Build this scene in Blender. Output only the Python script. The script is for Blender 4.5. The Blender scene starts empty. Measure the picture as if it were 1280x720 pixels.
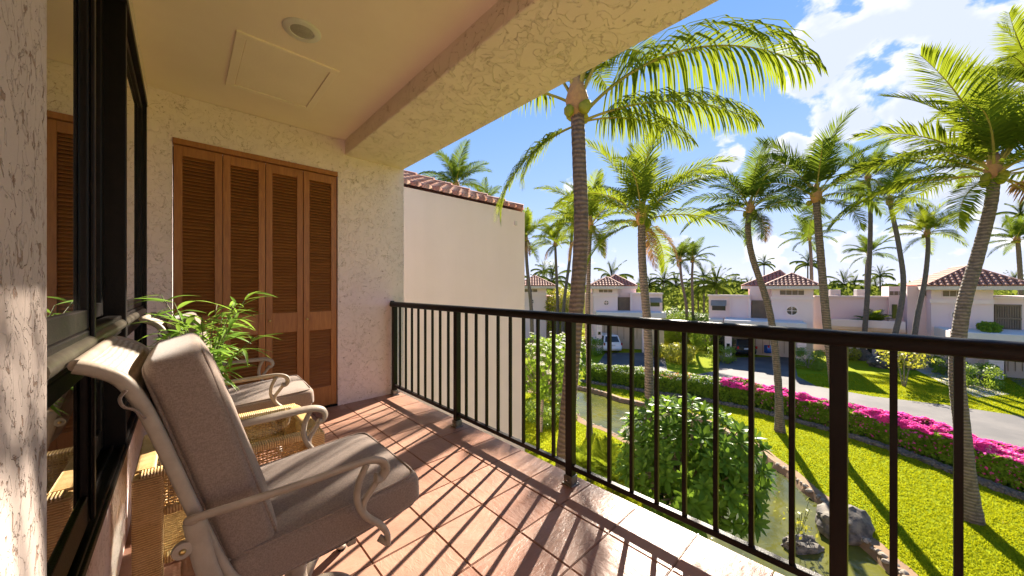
import bpy, bmesh, math, random
import numpy as np
from mathutils import Vector, Matrix, noise as mnoise
R = math.radians
random.seed(7); rng = np.random.default_rng(7)
scene = bpy.context.scene
COL = scene.collection

# ------------------------------------------------------------------ camera, sky, sun, exposure
TH = R(43.44); SN, CS = math.sin(TH), math.cos(TH)
FPX = 435.0; EYE = 1.24; G = -5.2            # focal length in photo pixels, eye height over balcony floor, garden level
cam_d = bpy.data.cameras.new('camera'); cam = bpy.data.objects.new('camera', cam_d); COL.objects.link(cam)
cam.location = (0, 0, EYE); cam.rotation_euler = (R(90), 0, -TH)
cam_d.sensor_width = 36; cam_d.lens = 36*FPX/1280; cam_d.clip_start = 0.02; cam_d.clip_end = 3000
scene.camera = cam

def rd(r, d, z): return Vector((r*CS + d*SN, -r*SN + d*CS, z))           # right / depth / height -> world
def dp(px, py, d): return rd((px-640)/FPX*d, d, EYE + (360-py)/FPX*d)    # pixel at a known depth
def gp(px, py, z=G):                                                      # pixel on a level plane
    d = (z-EYE)*FPX/(360-py); return rd((px-640)/FPX*d, d, z)

SUN_EL = R(32.2); SUN_AZ = math.atan2(0.931, 0.365)     # clockwise from +Y
SUN = Vector((math.sin(SUN_AZ)*math.cos(SUN_EL), math.cos(SUN_AZ)*math.cos(SUN_EL), math.sin(SUN_EL)))
sl = bpy.data.lights.new('sun', 'SUN'); sl.energy = 4.0; sl.angle = R(0.5); sl.color = (1.0, 0.89, 0.74)
so = bpy.data.objects.new('sun', sl); COL.objects.link(so)
so.rotation_euler = (-SUN).to_track_quat('-Z', 'Y').to_euler(); so.location = (30, 10, 30)

world = bpy.data.worlds.new('World'); scene.world = world; world.use_nodes = True
def build_world():
    nt = world.node_tree; N = nt.nodes; L = nt.links; N.clear()
    out = N.new('ShaderNodeOutputWorld'); bg = N.new('ShaderNodeBackground'); L.new(bg.outputs[0], out.inputs[0])
    sky = N.new('ShaderNodeTexSky'); sky.sky_type = 'NISHITA'; sky.sun_disc = False
    sky.sun_elevation = SUN_EL; sky.sun_rotation = SUN_AZ
    sky.air_density = 0.9; sky.dust_density = 0.0; sky.ozone_density = 2.5; sky.altitude = 0
    bg.inputs['Strength'].default_value = 0.078
    tc = N.new('ShaderNodeTexCoord')
    def math_(op, a, b=None, c=None):
        n = N.new('ShaderNodeMath'); n.operation = op
        for i, v in enumerate((a, b, c)):
            if v is None: continue
            if isinstance(v, (int, float)): n.inputs[i].default_value = v
            else: L.new(v, n.inputs[i])
        return n.outputs[0]
    blobs = [(1075,45,9.5,.34),(1120,20,8,.30),(1190,60,6.5,.30),(1250,50,7,.30),(1062,135,5,.26),(1110,120,7,.26),(1200,110,8,.24),(1150,160,5,.22),
             (905,165,3.2,.30),(912,195,3,.28),(978,192,3.6,.30),(1062,285,5,.22),(1160,300,5,.22),(960,295,4,.14),(1240,250,7,.24),(850,310,3,.14),(607,246,3,.24),(1000,335,3,.16),(880,345,3,.14),(690,330,3,.10)]
    acc = None
    for x, y, rad, amp in blobs:
        v = (dp(x, y, 1.0) - Vector((0,0,EYE))).normalized()
        d = N.new('ShaderNodeVectorMath'); d.operation = 'DOT_PRODUCT'; L.new(tc.outputs['Generated'], d.inputs[0]); d.inputs[1].default_value = v
        m = N.new('ShaderNodeMapRange'); m.interpolation_type = 'SMOOTHERSTEP'
        m.inputs['From Min'].default_value = math.cos(R(rad)); m.inputs['From Max'].default_value = 1.0
        m.inputs['To Min'].default_value = 0; m.inputs['To Max'].default_value = amp
        L.new(d.outputs['Value'], m.inputs['Value'])
        acc = m.outputs[0] if acc is None else math_('MAXIMUM', acc, m.outputs[0])
    def cloud_noise(off, scale, det):
        mp = N.new('ShaderNodeMapping'); mp.inputs['Location'].default_value = off; mp.inputs['Scale'].default_value = (1,1,1.35)
        L.new(tc.outputs['Generated'], mp.inputs[0])
        n = N.new('ShaderNodeTexNoise'); n.inputs['Scale'].default_value = scale; n.inputs['Detail'].default_value = det; n.inputs['Roughness'].default_value = .56
        n.inputs['Distortion'].default_value = .25
        L.new(mp.outputs[0], n.inputs['Vector']); return n.outputs['Fac']
    a = cloud_noise((3.1,0.4,1.7), 5.5, 10)
    sft = SUN*0.022
    b = cloud_noise((3.1+sft.x,0.4+sft.y,1.7+sft.z), 5.5, 5)
    dens = math_('ADD', math_('ADD', math_('MULTIPLY', math_('SUBTRACT', a, .5), 1.5), .5), acc)
    m = N.new('ShaderNodeMapRange'); m.interpolation_type = 'SMOOTHSTEP'; m.inputs['From Min'].default_value = .70; m.inputs['From Max'].default_value = .79
    L.new(dens, m.inputs['Value'])
    sh = math_('SUBTRACT', a, b)
    thick = math_('MULTIPLY', math_('SUBTRACT', dens, .70), -0.9)
    ms = N.new('ShaderNodeMapRange'); ms.interpolation_type = 'SMOOTHSTEP'; ms.inputs['From Min'].default_value = -.14; ms.inputs['From Max'].default_value = .03
    L.new(math_('ADD', sh, thick), ms.inputs['Value'])
    cc = N.new('ShaderNodeMix'); cc.data_type = 'RGBA'
    cc.inputs['A'].default_value = (2.05, 2.25, 2.9, 1); cc.inputs['B'].default_value = (3.1, 3.1, 3.15, 1)
    L.new(ms.outputs[0], cc.inputs['Factor'])
    mx = N.new('ShaderNodeMix'); mx.data_type = 'RGBA'; L.new(m.outputs[0], mx.inputs['Factor'])
    def vmath(op, a_, b_):
        n = N.new('ShaderNodeVectorMath'); n.operation = op
        for i_, v_ in enumerate((a_, b_)):
            if isinstance(v_, tuple): n.inputs[i_].default_value = v_
            else: L.new(v_, n.inputs[i_])
        return n.outputs[0]
    comp = vmath('DIVIDE', sky.outputs[0], vmath('ADD', vmath('MULTIPLY', sky.outputs[0], (.35,.35,.35)), (1,1,1)))      # the camera's shoulder: keeps the bright horizon from clipping
    hs = N.new('ShaderNodeHueSaturation'); hs.inputs['Saturation'].default_value = 1.45; L.new(comp, hs.inputs['Color'])
    tn = N.new('ShaderNodeMix'); tn.data_type = 'RGBA'; tn.blend_type = 'MULTIPLY'; tn.inputs['Factor'].default_value = 1; L.new(hs.outputs[0], tn.inputs['A']); tn.inputs['B'].default_value = (1.10,1.10,1.44,1)
    L.new(tn.outputs['Result'], mx.inputs['A']); L.new(cc.outputs['Result'], mx.inputs['B'])
    L.new(mx.outputs['Result'], bg.inputs['Color'])
build_world()
vs = scene.view_settings; vs.view_transform = 'Standard'; vs.look = 'None'; vs.exposure = 2.35; vs.gamma = 1; vs.use_curve_mapping = False
scene.render.engine = 'CYCLES'; scene.cycles.max_bounces = 10; scene.cycles.diffuse_bounces = 6; scene.cycles.transparent_max_bounces = 12

# ------------------------------------------------------------------ materials
MATS = {}
def new_mat(name):
    m = bpy.data.materials.new(name); m.use_nodes = True; MATS[name] = m
    nt = m.node_tree; return m, nt, nt.nodes, nt.links, nt.nodes['Principled BSDF']
def mixc(N, L, fac, a, b):
    n = N.new('ShaderNodeMix'); n.data_type = 'RGBA'
    for s, v in (('Factor', fac), ('A', a), ('B', b)):
        if isinstance(v, (int, float)): n.inputs[s].default_value = v
        elif isinstance(v, tuple): n.inputs[s].default_value = (*v, 1) if len(v) == 3 else v
        else: L.new(v, n.inputs[s])
    return n.outputs['Result']
def nz(N, L, vec, scale, det=4, rough=.55, dist=0.0):
    n = N.new('ShaderNodeTexNoise'); n.inputs['Scale'].default_value = scale; n.inputs['Detail'].default_value = det
    n.inputs['Roughness'].default_value = rough; n.inputs['Distortion'].default_value = dist
    if vec is not None: L.new(vec, n.inputs['Vector'])
    return n.outputs['Fac']
def ramp(N, L, v, a, b, lo=0., hi=1., smooth=True):
    n = N.new('ShaderNodeMapRange'); n.interpolation_type = 'SMOOTHSTEP' if smooth else 'LINEAR'
    n.inputs['From Min'].default_value = a; n.inputs['From Max'].default_value = b; n.inputs['To Min'].default_value = lo; n.inputs['To Max'].default_value = hi
    L.new(v, n.inputs['Value']); return n.outputs[0]
def mth(N, L, op, a, b=None):
    n = N.new('ShaderNodeMath'); n.operation = op
    for i, v in enumerate((a, b)):
        if v is None: continue
        if isinstance(v, (int, float)): n.inputs[i].default_value = v
        else: L.new(v, n.inputs[i])
    return n.outputs[0]
def coords(N, L, scale=(1,1,1), rnd=False, rot=(0,0,0)):
    tc = N.new('ShaderNodeTexCoord'); mp = N.new('ShaderNodeMapping'); mp.inputs['Scale'].default_value = scale; mp.inputs['Rotation'].default_value = rot
    L.new(tc.outputs['Object'], mp.inputs[0])
    if rnd:
        oi = N.new('ShaderNodeObjectInfo'); k = mth(N, L, 'MULTIPLY', oi.outputs['Random'], 57.0)
        L.new(k, mp.inputs['Location'])
    return mp.outputs[0]
def bump(N, L, P, h, strength, dist, prev=None):
    b = N.new('ShaderNodeBump'); b.inputs['Strength'].default_value = strength; b.inputs['Distance'].default_value = dist
    L.new(h, b.inputs['Height'])
    if prev is not None: L.new(prev, b.inputs['Normal'])
    L.new(b.outputs[0], P.inputs['Normal']); return b.outputs[0]
def simple(name, c1, c2=None, rough=.6, scale=6., bs=0., bscale=None, metal=0., spec=.5, isl=0.):
    m, nt, N, L, P = new_mat(name)
    P.inputs['Roughness'].default_value = rough; P.inputs['Metallic'].default_value = metal; P.inputs['Specular IOR Level'].default_value = spec
    if c2 is None: c2 = tuple(v*.8 for v in c1)
    v = coords(N, L); f = ramp(N, L, nz(N, L, v, scale, 5, .6), .3, .7)
    L.new(mixc(N, L, f, c1, c2), P.inputs['Base Color'])
    if bs: bump(N, L, P, nz(N, L, v, bscale or scale*8, 5, .6), bs, .01)
    return m
def stucco(name, c1, pit, sc=16., depth=.006, pit_amt=.55, strength=.8, linew=1., pt=.32, vsc=(1,1,1)):
    m, nt, N, L, P = new_mat(name); P.inputs['Roughness'].default_value = .9; P.inputs['Specular IOR Level'].default_value = .15
    v = coords(N, L, vsc)
    n1 = nz(N, L, v, sc, 4, .5, .9); n2 = nz(N, L, v, sc*.55, 4, .5, 1.2); fine = nz(N, L, v, 130, 4, .6)
    # knocked-down trowel coat: flat plateaus ending in thin ragged lips, with scattered pits
    pl = ramp(N, L, n1, .46, .475); lip = ramp(N, L, n2, .52, .535)
    pitn = nz(N, L, v, sc*1.9, 4, .6, .5); pits = ramp(N, L, pitn, pt+.005, pt+.05)
    h = mth(N, L, 'ADD', mth(N, L, 'MULTIPLY', pl, .5), mth(N, L, 'MULTIPLY', lip, .5))
    h = mth(N, L, 'ADD', h, mth(N, L, 'MULTIPLY', pits, .5)); h = mth(N, L, 'ADD', h, mth(N, L, 'MULTIPLY', fine, .10))
    def line(n_, c, w_): return ramp(N, L, mth(N, L, 'ABSOLUTE', mth(N, L, 'SUBTRACT', n_, c)), w_*.3, w_, 1, 0)
    dirt = mth(N, L, 'MAXIMUM', line(n1, .458, .012), line(n2, .518, .008))
    brk = ramp(N, L, nz(N, L, v, sc*.8, 3, .5), .42, .6); dirt = mth(N, L, 'MULTIPLY', mth(N, L, 'MULTIPLY', dirt, brk), linew)
    dirt = mth(N, L, 'MAXIMUM', dirt, mth(N, L, 'SUBTRACT', 1.0, ramp(N, L, pitn, pt, pt+.04)))
    big = ramp(N, L, nz(N, L, v, 1.6, 4, .6), .3, .75)
    base = mixc(N, L, big, c1, tuple(x*.92 for x in c1))
    L.new(mixc(N, L, mth(N, L, 'MULTIPLY', dirt, pit_amt), base, pit), P.inputs['Base Color'])
    bump(N, L, P, h, strength, depth); return m
def leafm(name, c1, c2, trans=.4, rough=.45, tcol=None, spec=.4):
    m, nt, N, L, P = new_mat(name); g = N.new('ShaderNodeNewGeometry')
    oi = N.new('ShaderNodeObjectInfo')
    f = mth(N, L, 'ADD', mth(N, L, 'MULTIPLY', g.outputs['Random Per Island'], .65), mth(N, L, 'MULTIPLY', oi.outputs['Random'], .35))
    c = mixc(N, L, f, c1, c2); L.new(c, P.inputs['Base Color']); P.inputs['Roughness'].default_value = rough; P.inputs['Specular IOR Level'].default_value = spec
    t = N.new('ShaderNodeBsdfTranslucent'); tcv = tcol or (min(1, c2[0]*2.2), min(1, c2[1]*2.0), c2[2]*.8)
    L.new(mixc(N, L, .5, c, tcv), t.inputs['Color'])
    mx = N.new('ShaderNodeMixShader'); mx.inputs[0].default_value = trans
    L.new(P.outputs[0], mx.inputs[1]); L.new(t.outputs[0], mx.inputs[2]); L.new(mx.outputs[0], N['Material Output'].inputs['Surface'])
    return m

stucco('stucco_wall', (.86,.72,.70), (.34,.22,.14), 17, .007, .62, .9, .9)
stucco('stucco_beam', (.86,.73,.63), (.42,.28,.16), 8, .014, .30, 1.0, .8)
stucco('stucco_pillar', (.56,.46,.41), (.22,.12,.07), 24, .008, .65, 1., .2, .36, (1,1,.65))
simple('ceiling_paint', (.89,.76,.63), (.86,.73,.60), .85, 2.5, .12, 90, spec=.2)
simple('panel_paint', (.90,.78,.65), (.86,.74,.61), .7, 2.5, .1, 60, spec=.25)
def m_render():
    m, nt, N, L, P = new_mat('smooth_render'); P.inputs['Roughness'].default_value = .92; P.inputs['Specular IOR Level'].default_value = .12
    v = coords(N, L); st = ramp(N, L, nz(N, L, coords(N, L, (1.3,1.3,.10)), 1.6, 6, .65, .4), .35, .75); bl = ramp(N, L, nz(N, L, v, .7, 5, .6), .3, .7); gr = nz(N, L, v, 60, 5, .65)
    c = mixc(N, L, bl, (.85,.69,.62), (.81,.65,.58)); c = mixc(N, L, mth(N, L, 'MULTIPLY', st, .14), c, (.66,.53,.42)); c = mixc(N, L, ramp(N, L, gr, .5, .75, 0, .25), c, (.60,.47,.37))
    L.new(c, P.inputs['Base Color']); bump(N, L, P, gr, .5, .006)
m_render()
simple('white_plastic', (.8,.77,.7), None, .4, 3)
simple('lens_plastic', (.42,.39,.33), None, .3, 30, .3, 90)
simple('dark_metal', (.007,.006,.0055), (.011,.008,.007), .42, 20, .15, 120, spec=.18)
simple('rail_metal', (.006,.004,.0035), (.009,.0055,.0045), .4, 9, .12, 160, spec=.2)
simple('bracket_metal', (.22,.20,.18), (.12,.105,.095), .45, 30, .3, 80, metal=.6)
simple('grey_metal', (.17,.15,.115), (.12,.105,.08), .3, 8, .1, 40, metal=.7)
simple('chair_frame', (.36,.295,.235), (.29,.235,.185), .48, 14, .15, 60, spec=.4)
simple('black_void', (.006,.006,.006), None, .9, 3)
simple('brass', (.6,.42,.16), None, .3, 9, metal=1.)
simple('pot_glaze', (.72,.64,.55), (.62,.55,.47), .35, 9)
simple('soil', (.05,.03,.02), None, .95, 30, .8, 60)
simple('stem_green', (.10,.16,.04), (.16,.14,.06), .6, 10)
simple('asphalt', (.055,.052,.055), (.115,.105,.10), .85, .45, .4, 40)
simple('concrete', (.36,.33,.29), (.27,.25,.22), .9, 1.2, .3, 20)
simple('kerb_stone', (.30,.26,.21), (.18,.15,.12), .9, 3, .5, 14)
simple('earth', (.17,.10,.055), (.27,.17,.09), .95, 1.4, .6, 14)
simple('lava_rock', (.035,.032,.032), (.17,.145,.115), .85, 3.2, 1., 9)
simple('house_stucco', (.85,.65,.61), (.80,.61,.57), .9, .35, .15, 6, spec=.15)
simple('house_trim', (.86,.68,.63), (.81,.64,.59), .85, .5, spec=.15)
simple('lattice_wood', (.22,.155,.10), (.17,.12,.08), .75, 1.2)
simple('garage_panel', (.52,.40,.31), (.46,.35,.27), .7, .9)
simple('clay_tile', (.45,.20,.135), (.32,.13,.09), .8, 1.3, .2, 12)
simple('clay_tile_pale', (.52,.30,.21), (.42,.19,.12), .8, 2.2, .2, 12)
simple('far_roof', (.46,.30,.24), (.38,.25,.2), .8, 1.3)
simple('flat_roof', (.72,.66,.62), (.62,.57,.54), .9, .5)
simple('fascia', (.74,.62,.54), None, .8, .5)
simple('dark_window', (.02,.022,.025), (.035,.035,.035), .08, .5, spec=.6)
simple('awning', (.30,.26,.22), None, .8, 1)
simple('white_paint', (.80,.80,.80), (.74,.74,.75), .22, 1, spec=.6)
simple('black_paint', (.012,.012,.014), None, .2, 1, spec=.6)
simple('blue_paint', (.03,.12,.48), (.02,.09,.38), .25, 1, spec=.6)
simple('red_lens', (.5,.02,.02), None, .2, 2)
simple('rubber', (.015,.015,.015), None, .8, 9)
simple('number_plate', (.6,.6,.62), None, .5, 2)
simple('chrome', (.6,.6,.6), None, .2, 2, metal=1.)
simple('box_metal', (.35,.34,.33), None, .6, 2)

def m_tile():
    m, nt, N, L, P = new_mat('terracotta_tile')
    v = coords(N, L, (1,1,1), True); oi = N.new('ShaderNodeObjectInfo')
    big = ramp(N, L, nz(N, L, v, 5, 4, .6), .3, .7)
    c = mixc(N, L, big, (.37,.195,.135), (.29,.15,.105)); c = mixc(N, L, mth(N, L, 'MULTIPLY', oi.outputs['Random'], .45), c, (.41,.26,.195))
    L.new(c, P.inputs['Base Color']); P.inputs['Specular IOR Level'].default_value = .26
    v2 = coords(N, L, (1,2.6,1), True, (0,0,.6))
    h = mth(N, L, 'ADD', nz(N, L, v2, 16, 6, .6, .6), mth(N, L, 'MULTIPLY', nz(N, L, v, 4, 2, .5), .8))
    L.new(ramp(N, L, nz(N, L, v, 9, 4, .6), .25, .75, .28, .46), P.inputs['Roughness'])
    bump(N, L, P, h, .5, .008)
m_tile()
simple('grout', (.25,.145,.10), (.31,.19,.135), .95, 25, .4, 90, spec=.1)
def m_wood():
    m, nt, N, L, P = new_mat('stained_wood'); v = coords(N, L, (6,6,.55), True)
    g = ramp(N, L, nz(N, L, v, 7, 6, .65, 1.2), .25, .75)
    c = mixc(N, L, g, (.46,.185,.048), (.30,.105,.027)); oi = N.new('ShaderNodeObjectInfo')
    c = mixc(N, L, mth(N, L, 'MULTIPLY', oi.outputs['Random'], .35), c, (.24,.085,.02))
    L.new(c, P.inputs['Base Color']); P.inputs['Roughness'].default_value = .42; bump(N, L, P, g, .12, .002)
    m, nt, N, L, P = new_mat('slat_wood'); v = coords(N, L, (.8,8,8), True)
    g = ramp(N, L, nz(N, L, v, 7, 6, .65, .8), .25, .75); oi = N.new('ShaderNodeObjectInfo')
    c = mixc(N, L, g, (.38,.15,.038), (.25,.09,.022)); c = mixc(N, L, mth(N, L, 'MULTIPLY', oi.outputs['Random'], .45), c, (.20,.066,.016))
    L.new(c, P.inputs['Base Color']); P.inputs['Roughness'].default_value = .45
m_wood()
def m_fabric():
    m, nt, N, L, P = new_mat('taupe_fabric'); v = coords(N, L); P.inputs['Roughness'].default_value = .95; P.inputs['Specular IOR Level'].default_value = .1
    a = nz(N, L, coords(N, L, (1,1,.35)), 460, 2, .5); b = nz(N, L, coords(N, L, (.35,.35,1)), 460, 2, .5)
    w = mth(N, L, 'ADD', mth(N, L, 'MULTIPLY', a, .5), mth(N, L, 'MULTIPLY', b, .5)); big = nz(N, L, v, 5, 4, .6)
    c = mixc(N, L, ramp(N, L, w, .36, .64), (.185,.138,.113), (.275,.21,.175)); c = mixc(N, L, ramp(N, L, big, .3, .7, 0, .1), c, (.25,.19,.155))
    L.new(c, P.inputs['Base Color']); P.inputs['Sheen Weight'].default_value = .25
    b1 = bump(N, L, P, w, .35, .002); bump(N, L, P, nz(N, L, v, 13, 2, .5), .08, .01, b1)
    m, nt, N, L, P = new_mat('sling_weave'); v = coords(N, L); P.inputs['Roughness'].default_value = .8
    wv = N.new('ShaderNodeTexWave'); wv.wave_type = 'BANDS'; wv.bands_direction = 'Y'; wv.inputs['Scale'].default_value = 42; L.new(v, wv.inputs['Vector'])
    w2 = N.new('ShaderNodeTexWave'); w2.wave_type = 'BANDS'; w2.bands_direction = 'X'; w2.inputs['Scale'].default_value = 26; w2.inputs['Distortion'].default_value = 2.; L.new(v, w2.inputs['Vector'])
    k = mth(N, L, 'MULTIPLY', wv.outputs['Fac'], w2.outputs['Fac'])
    L.new(mixc(N, L, ramp(N, L, k, .1, .5), (.30,.25,.20), (.58,.51,.44)), P.inputs['Base Color']); bump(N, L, P, k, .6, .004)
m_fabric()
def m_wicker(name, axis, sc=34):
    m, nt, N, L, P = new_mat(name); v = coords(N, L)
    w = N.new('ShaderNodeTexWave'); w.wave_type = 'BANDS'; w.bands_direction = axis; w.inputs['Scale'].default_value = sc; w.inputs['Distortion'].default_value = 1.6; w.inputs['Detail'].default_value = 2; w.inputs['Detail Scale'].default_value = 2.
    L.new(v, w.inputs['Vector']); n = nz(N, L, v, 60, 4, .6); n2 = nz(N, L, v, 9, 3, .6)
    c = mixc(N, L, w.outputs['Fac'], (.42,.23,.075), (.76,.51,.225)); c = mixc(N, L, ramp(N, L, n, .55, .75), c, (.30,.15,.05)); c = mixc(N, L, ramp(N, L, n2, .4, .75, 0, .5), c, (.82,.58,.29))
    L.new(c, P.inputs['Base Color']); P.inputs['Roughness'].default_value = .5; bump(N, L, P, w.outputs['Fac'], .7, .004)
m_wicker('wicker_z', 'Z'); m_wicker('wicker_x', 'X'); m_wicker('wicker_y', 'Y'); simple('cane', (.70,.46,.20), (.48,.29,.11), .5, 50, .3, 120)
def m_glass():
    m, nt, N, L, P = new_mat('window_glass'); P.inputs['Base Color'].default_value = (.012,.011,.010,1); P.inputs['Roughness'].default_value = .015
    P.inputs['IOR'].default_value = 2.1; P.inputs['Coat Weight'].default_value = 1.; P.inputs['Coat IOR'].default_value = 1.6; P.inputs['Coat Roughness'].default_value = .01
    v = coords(N, L); bump(N, L, P, nz(N, L, v, 1.2, 1, .5), .02, .01)
    m, nt, N, L, P = new_mat('table_glass'); P.inputs['Base Color'].default_value = (.75,.85,.8,1); P.inputs['Roughness'].default_value = .02; P.inputs['Transmission Weight'].default_value = 1.; P.inputs['IOR'].default_value = 1.3
    v = coords(N, L); L.new(ramp(N, L, nz(N, L, v, 30, 3, .5), .3, .8, .01, .06), P.inputs['Roughness'])
m_glass()
def m_water():
    m, nt, N, L, P = new_mat('pond_water'); v = coords(N, L)
    c = mixc(N, L, ramp(N, L, nz(N, L, v, .45, 4, .6), .35, .65), (.11,.11,.018), (.055,.062,.022)); L.new(c, P.inputs['Base Color'])
    P.inputs['Roughness'].default_value = .04; P.inputs['IOR'].default_value = 1.33; P.inputs['Specular IOR Level'].default_value = .7
    h = mth(N, L, 'ADD', nz(N, L, v, 3.2, 4, .55, .6), mth(N, L, 'MULTIPLY', nz(N, L, v, .8, 2, .5), 1.2)); bump(N, L, P, h, .22, .05)
m_water()
def m_lawn():
    m, nt, N, L, P = new_mat('lawn_grass'); v = coords(N, L); P.inputs['Roughness'].default_value = 1.; P.inputs['Specular IOR Level'].default_value = .04
    big = ramp(N, L, nz(N, L, v, .22, 5, .62), .32, .68); mid = ramp(N, L, nz(N, L, v, 2.2, 5, .65), .3, .7); fine = nz(N, L, v, 28, 5, .7)
    c = mixc(N, L, big, (.30,.32,.006), (.16,.23,.008)); c = mixc(N, L, mth(N, L, 'MULTIPLY', mid, .5), c, (.35,.34,.010))
    c = mixc(N, L, ramp(N, L, fine, .40, .66, .0, .75), c, (.085,.13,.006)); L.new(c, P.inputs['Base Color'])
    b = bump(N, L, P, fine, .5, .03); bump(N, L, P, nz(N, L, v, 90, 3, .6), .4, .01, b)
m_lawn()
def m_trunk(name, c1, c2):
    m, nt, N, L, P = new_mat(name); v = coords(N, L); P.inputs['Roughness'].default_value = .9
    w = N.new('ShaderNodeTexWave'); w.wave_type = 'BANDS'; w.bands_direction = 'Z'; w.inputs['Scale'].default_value = 3.4; w.inputs['Distortion'].default_value = 3.; w.inputs['Detail'].default_value = 4; w.inputs['Detail Scale'].default_value = 1.5
    L.new(v, w.inputs['Vector']); n = nz(N, L, v, 9, 5, .65)
    c = mixc(N, L, w.outputs['Fac'], c1, c2); c = mixc(N, L, ramp(N, L, n, .45, .7, 0, .7), c, tuple(x*.5 for x in c1)); L.new(c, P.inputs['Base Color'])
    b = bump(N, L, P, w.outputs['Fac'], .6, .03); bump(N, L, P, nz(N, L, coords(N, L, (1,1,.3)), 24, 4, .6), .5, .02, b)
m_trunk('palm_bark', (.095,.075,.06), (.19,.15,.12)); m_trunk('palm_bark_warm', (.10,.068,.047), (.19,.132,.092)); m_trunk('branch_bark', (.24,.19,.15), (.34,.28,.22))
simple('palm_fibre', (.28,.15,.06), (.40,.22,.07), .85, 9, .8, 30)
leafm('palm_leaf', (.05,.10,.013), (.115,.165,.014), .45, .7, (.42,.47,.022), .0)
leafm('palm_leaf_dark', (.036,.078,.016), (.075,.12,.014), .38, .7, (.27,.34,.022), .0)
leafm('palm_leaf_dead', (.20,.11,.045), (.32,.19,.08), .3, .8, (.4,.24,.1), .1)
leafm('far_palm_leaf', (.055,.10,.02), (.12,.155,.025), .35, .5, (.38,.42,.06), .0)
simple('rachis', (.26,.26,.05), (.32,.25,.07), .9, 4, spec=.0)
leafm('plumeria_leaf', (.04,.105,.014), (.10,.19,.02), .35, .33, (.32,.48,.04), .07)
leafm('plumeria_light', (.09,.18,.02), (.17,.28,.03), .42, .4, (.45,.58,.05), .07)
leafm('hedge_leaf', (.075,.16,.015), (.20,.29,.025), .35, .6, (.38,.5,.04), .06)
leafm('clipped_leaf', (.10,.19,.018), (.20,.30,.03), .38, .5, (.48,.58,.05))
leafm('gold_leaf', (.22,.25,.02), (.36,.34,.03), .4, .5, (.65,.6,.06))
leafm('dark_leaf', (.03,.075,.014), (.075,.14,.02), .3, .5, (.22,.34,.03))  # deep green, for the darker shrubs and the hedge core
leafm('house_plant_leaf', (.10,.21,.025), (.20,.34,.05), .38, .35, (.42,.62,.08))
leafm('magenta_bract', (.74,.02,.32), (.92,.16,.52), .45, .6, (1.,.2,.62), .2)
leafm('white_bract', (.62,.62,.45), (.80,.80,.66), .3, .6, (.8,.8,.6), .2)
leafm('white_petal', (.75,.75,.66), (.85,.83,.7), .3, .5, (.8,.8,.6), .2)
leafm('orange_bract', (.55,.16,.08), (.7,.3,.12), .3, .6, (.8,.3,.1), .2)
leafm('grass_blade', (.17,.24,.008), (.34,.36,.012), .4, .6, (.52,.50,.008), .04)
def grass_patches():
    nt = MATS['grass_blade'].node_tree; N, L = nt.nodes, nt.links; P = N['Principled BSDF']; src = P.inputs['Base Color'].links[0].from_socket; v = coords(N, L)
    a = ramp(N, L, nz(N, L, v, .35, 5, .65), .40, .62); b = ramp(N, L, nz(N, L, v, 1.3, 5, .7, .5), .56, .74); d = ramp(N, L, nz(N, L, v, .8, 4, .6, .8), .62, .76)
    c = mixc(N, L, mth(N, L, 'MULTIPLY', a, .75), src, (.10,.19,.008)); c = mixc(N, L, mth(N, L, 'MULTIPLY', b, .6), c, (.42,.38,.03)); c = mixc(N, L, mth(N, L, 'MULTIPLY', d, .6), c, (.40,.29,.08))
    L.new(c, P.inputs['Base Color'])
grass_patches()

# ------------------------------------------------------------------ helpers
def root_of(o):
    while o.parent is not None: o = o.parent
    return o
def link(o, parent=None):
    COL.objects.link(o)
    if parent is not None: o.parent = parent
    return o
def tag(o, label=None, cat=None, group=None, kind=None):
    if label: o['label'] = label
    if cat: o['category'] = cat
    if group: o['group'] = group
    if kind: o['kind'] = kind
    return o
def thing(name, loc, label, cat, group=None):
    o = link(bpy.data.objects.new(name, None)); o.location = loc; o.empty_display_size = .2
    return tag(o, label, cat, group)
def inst(name, mesh, parent=None, loc=(0,0,0), rot=(0,0,0), scale=1.0):
    o = link(bpy.data.objects.new(name, mesh), parent); o.location = loc; o.rotation_euler = rot
    o.scale = (scale,)*3 if isinstance(scale, (int, float)) else scale
    return o
def copy_tree(o, parent=None):
    c = o.copy(); COL.objects.link(c); c.parent = parent
    for ch in list(o.children): copy_tree(ch, c)
    return c
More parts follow.
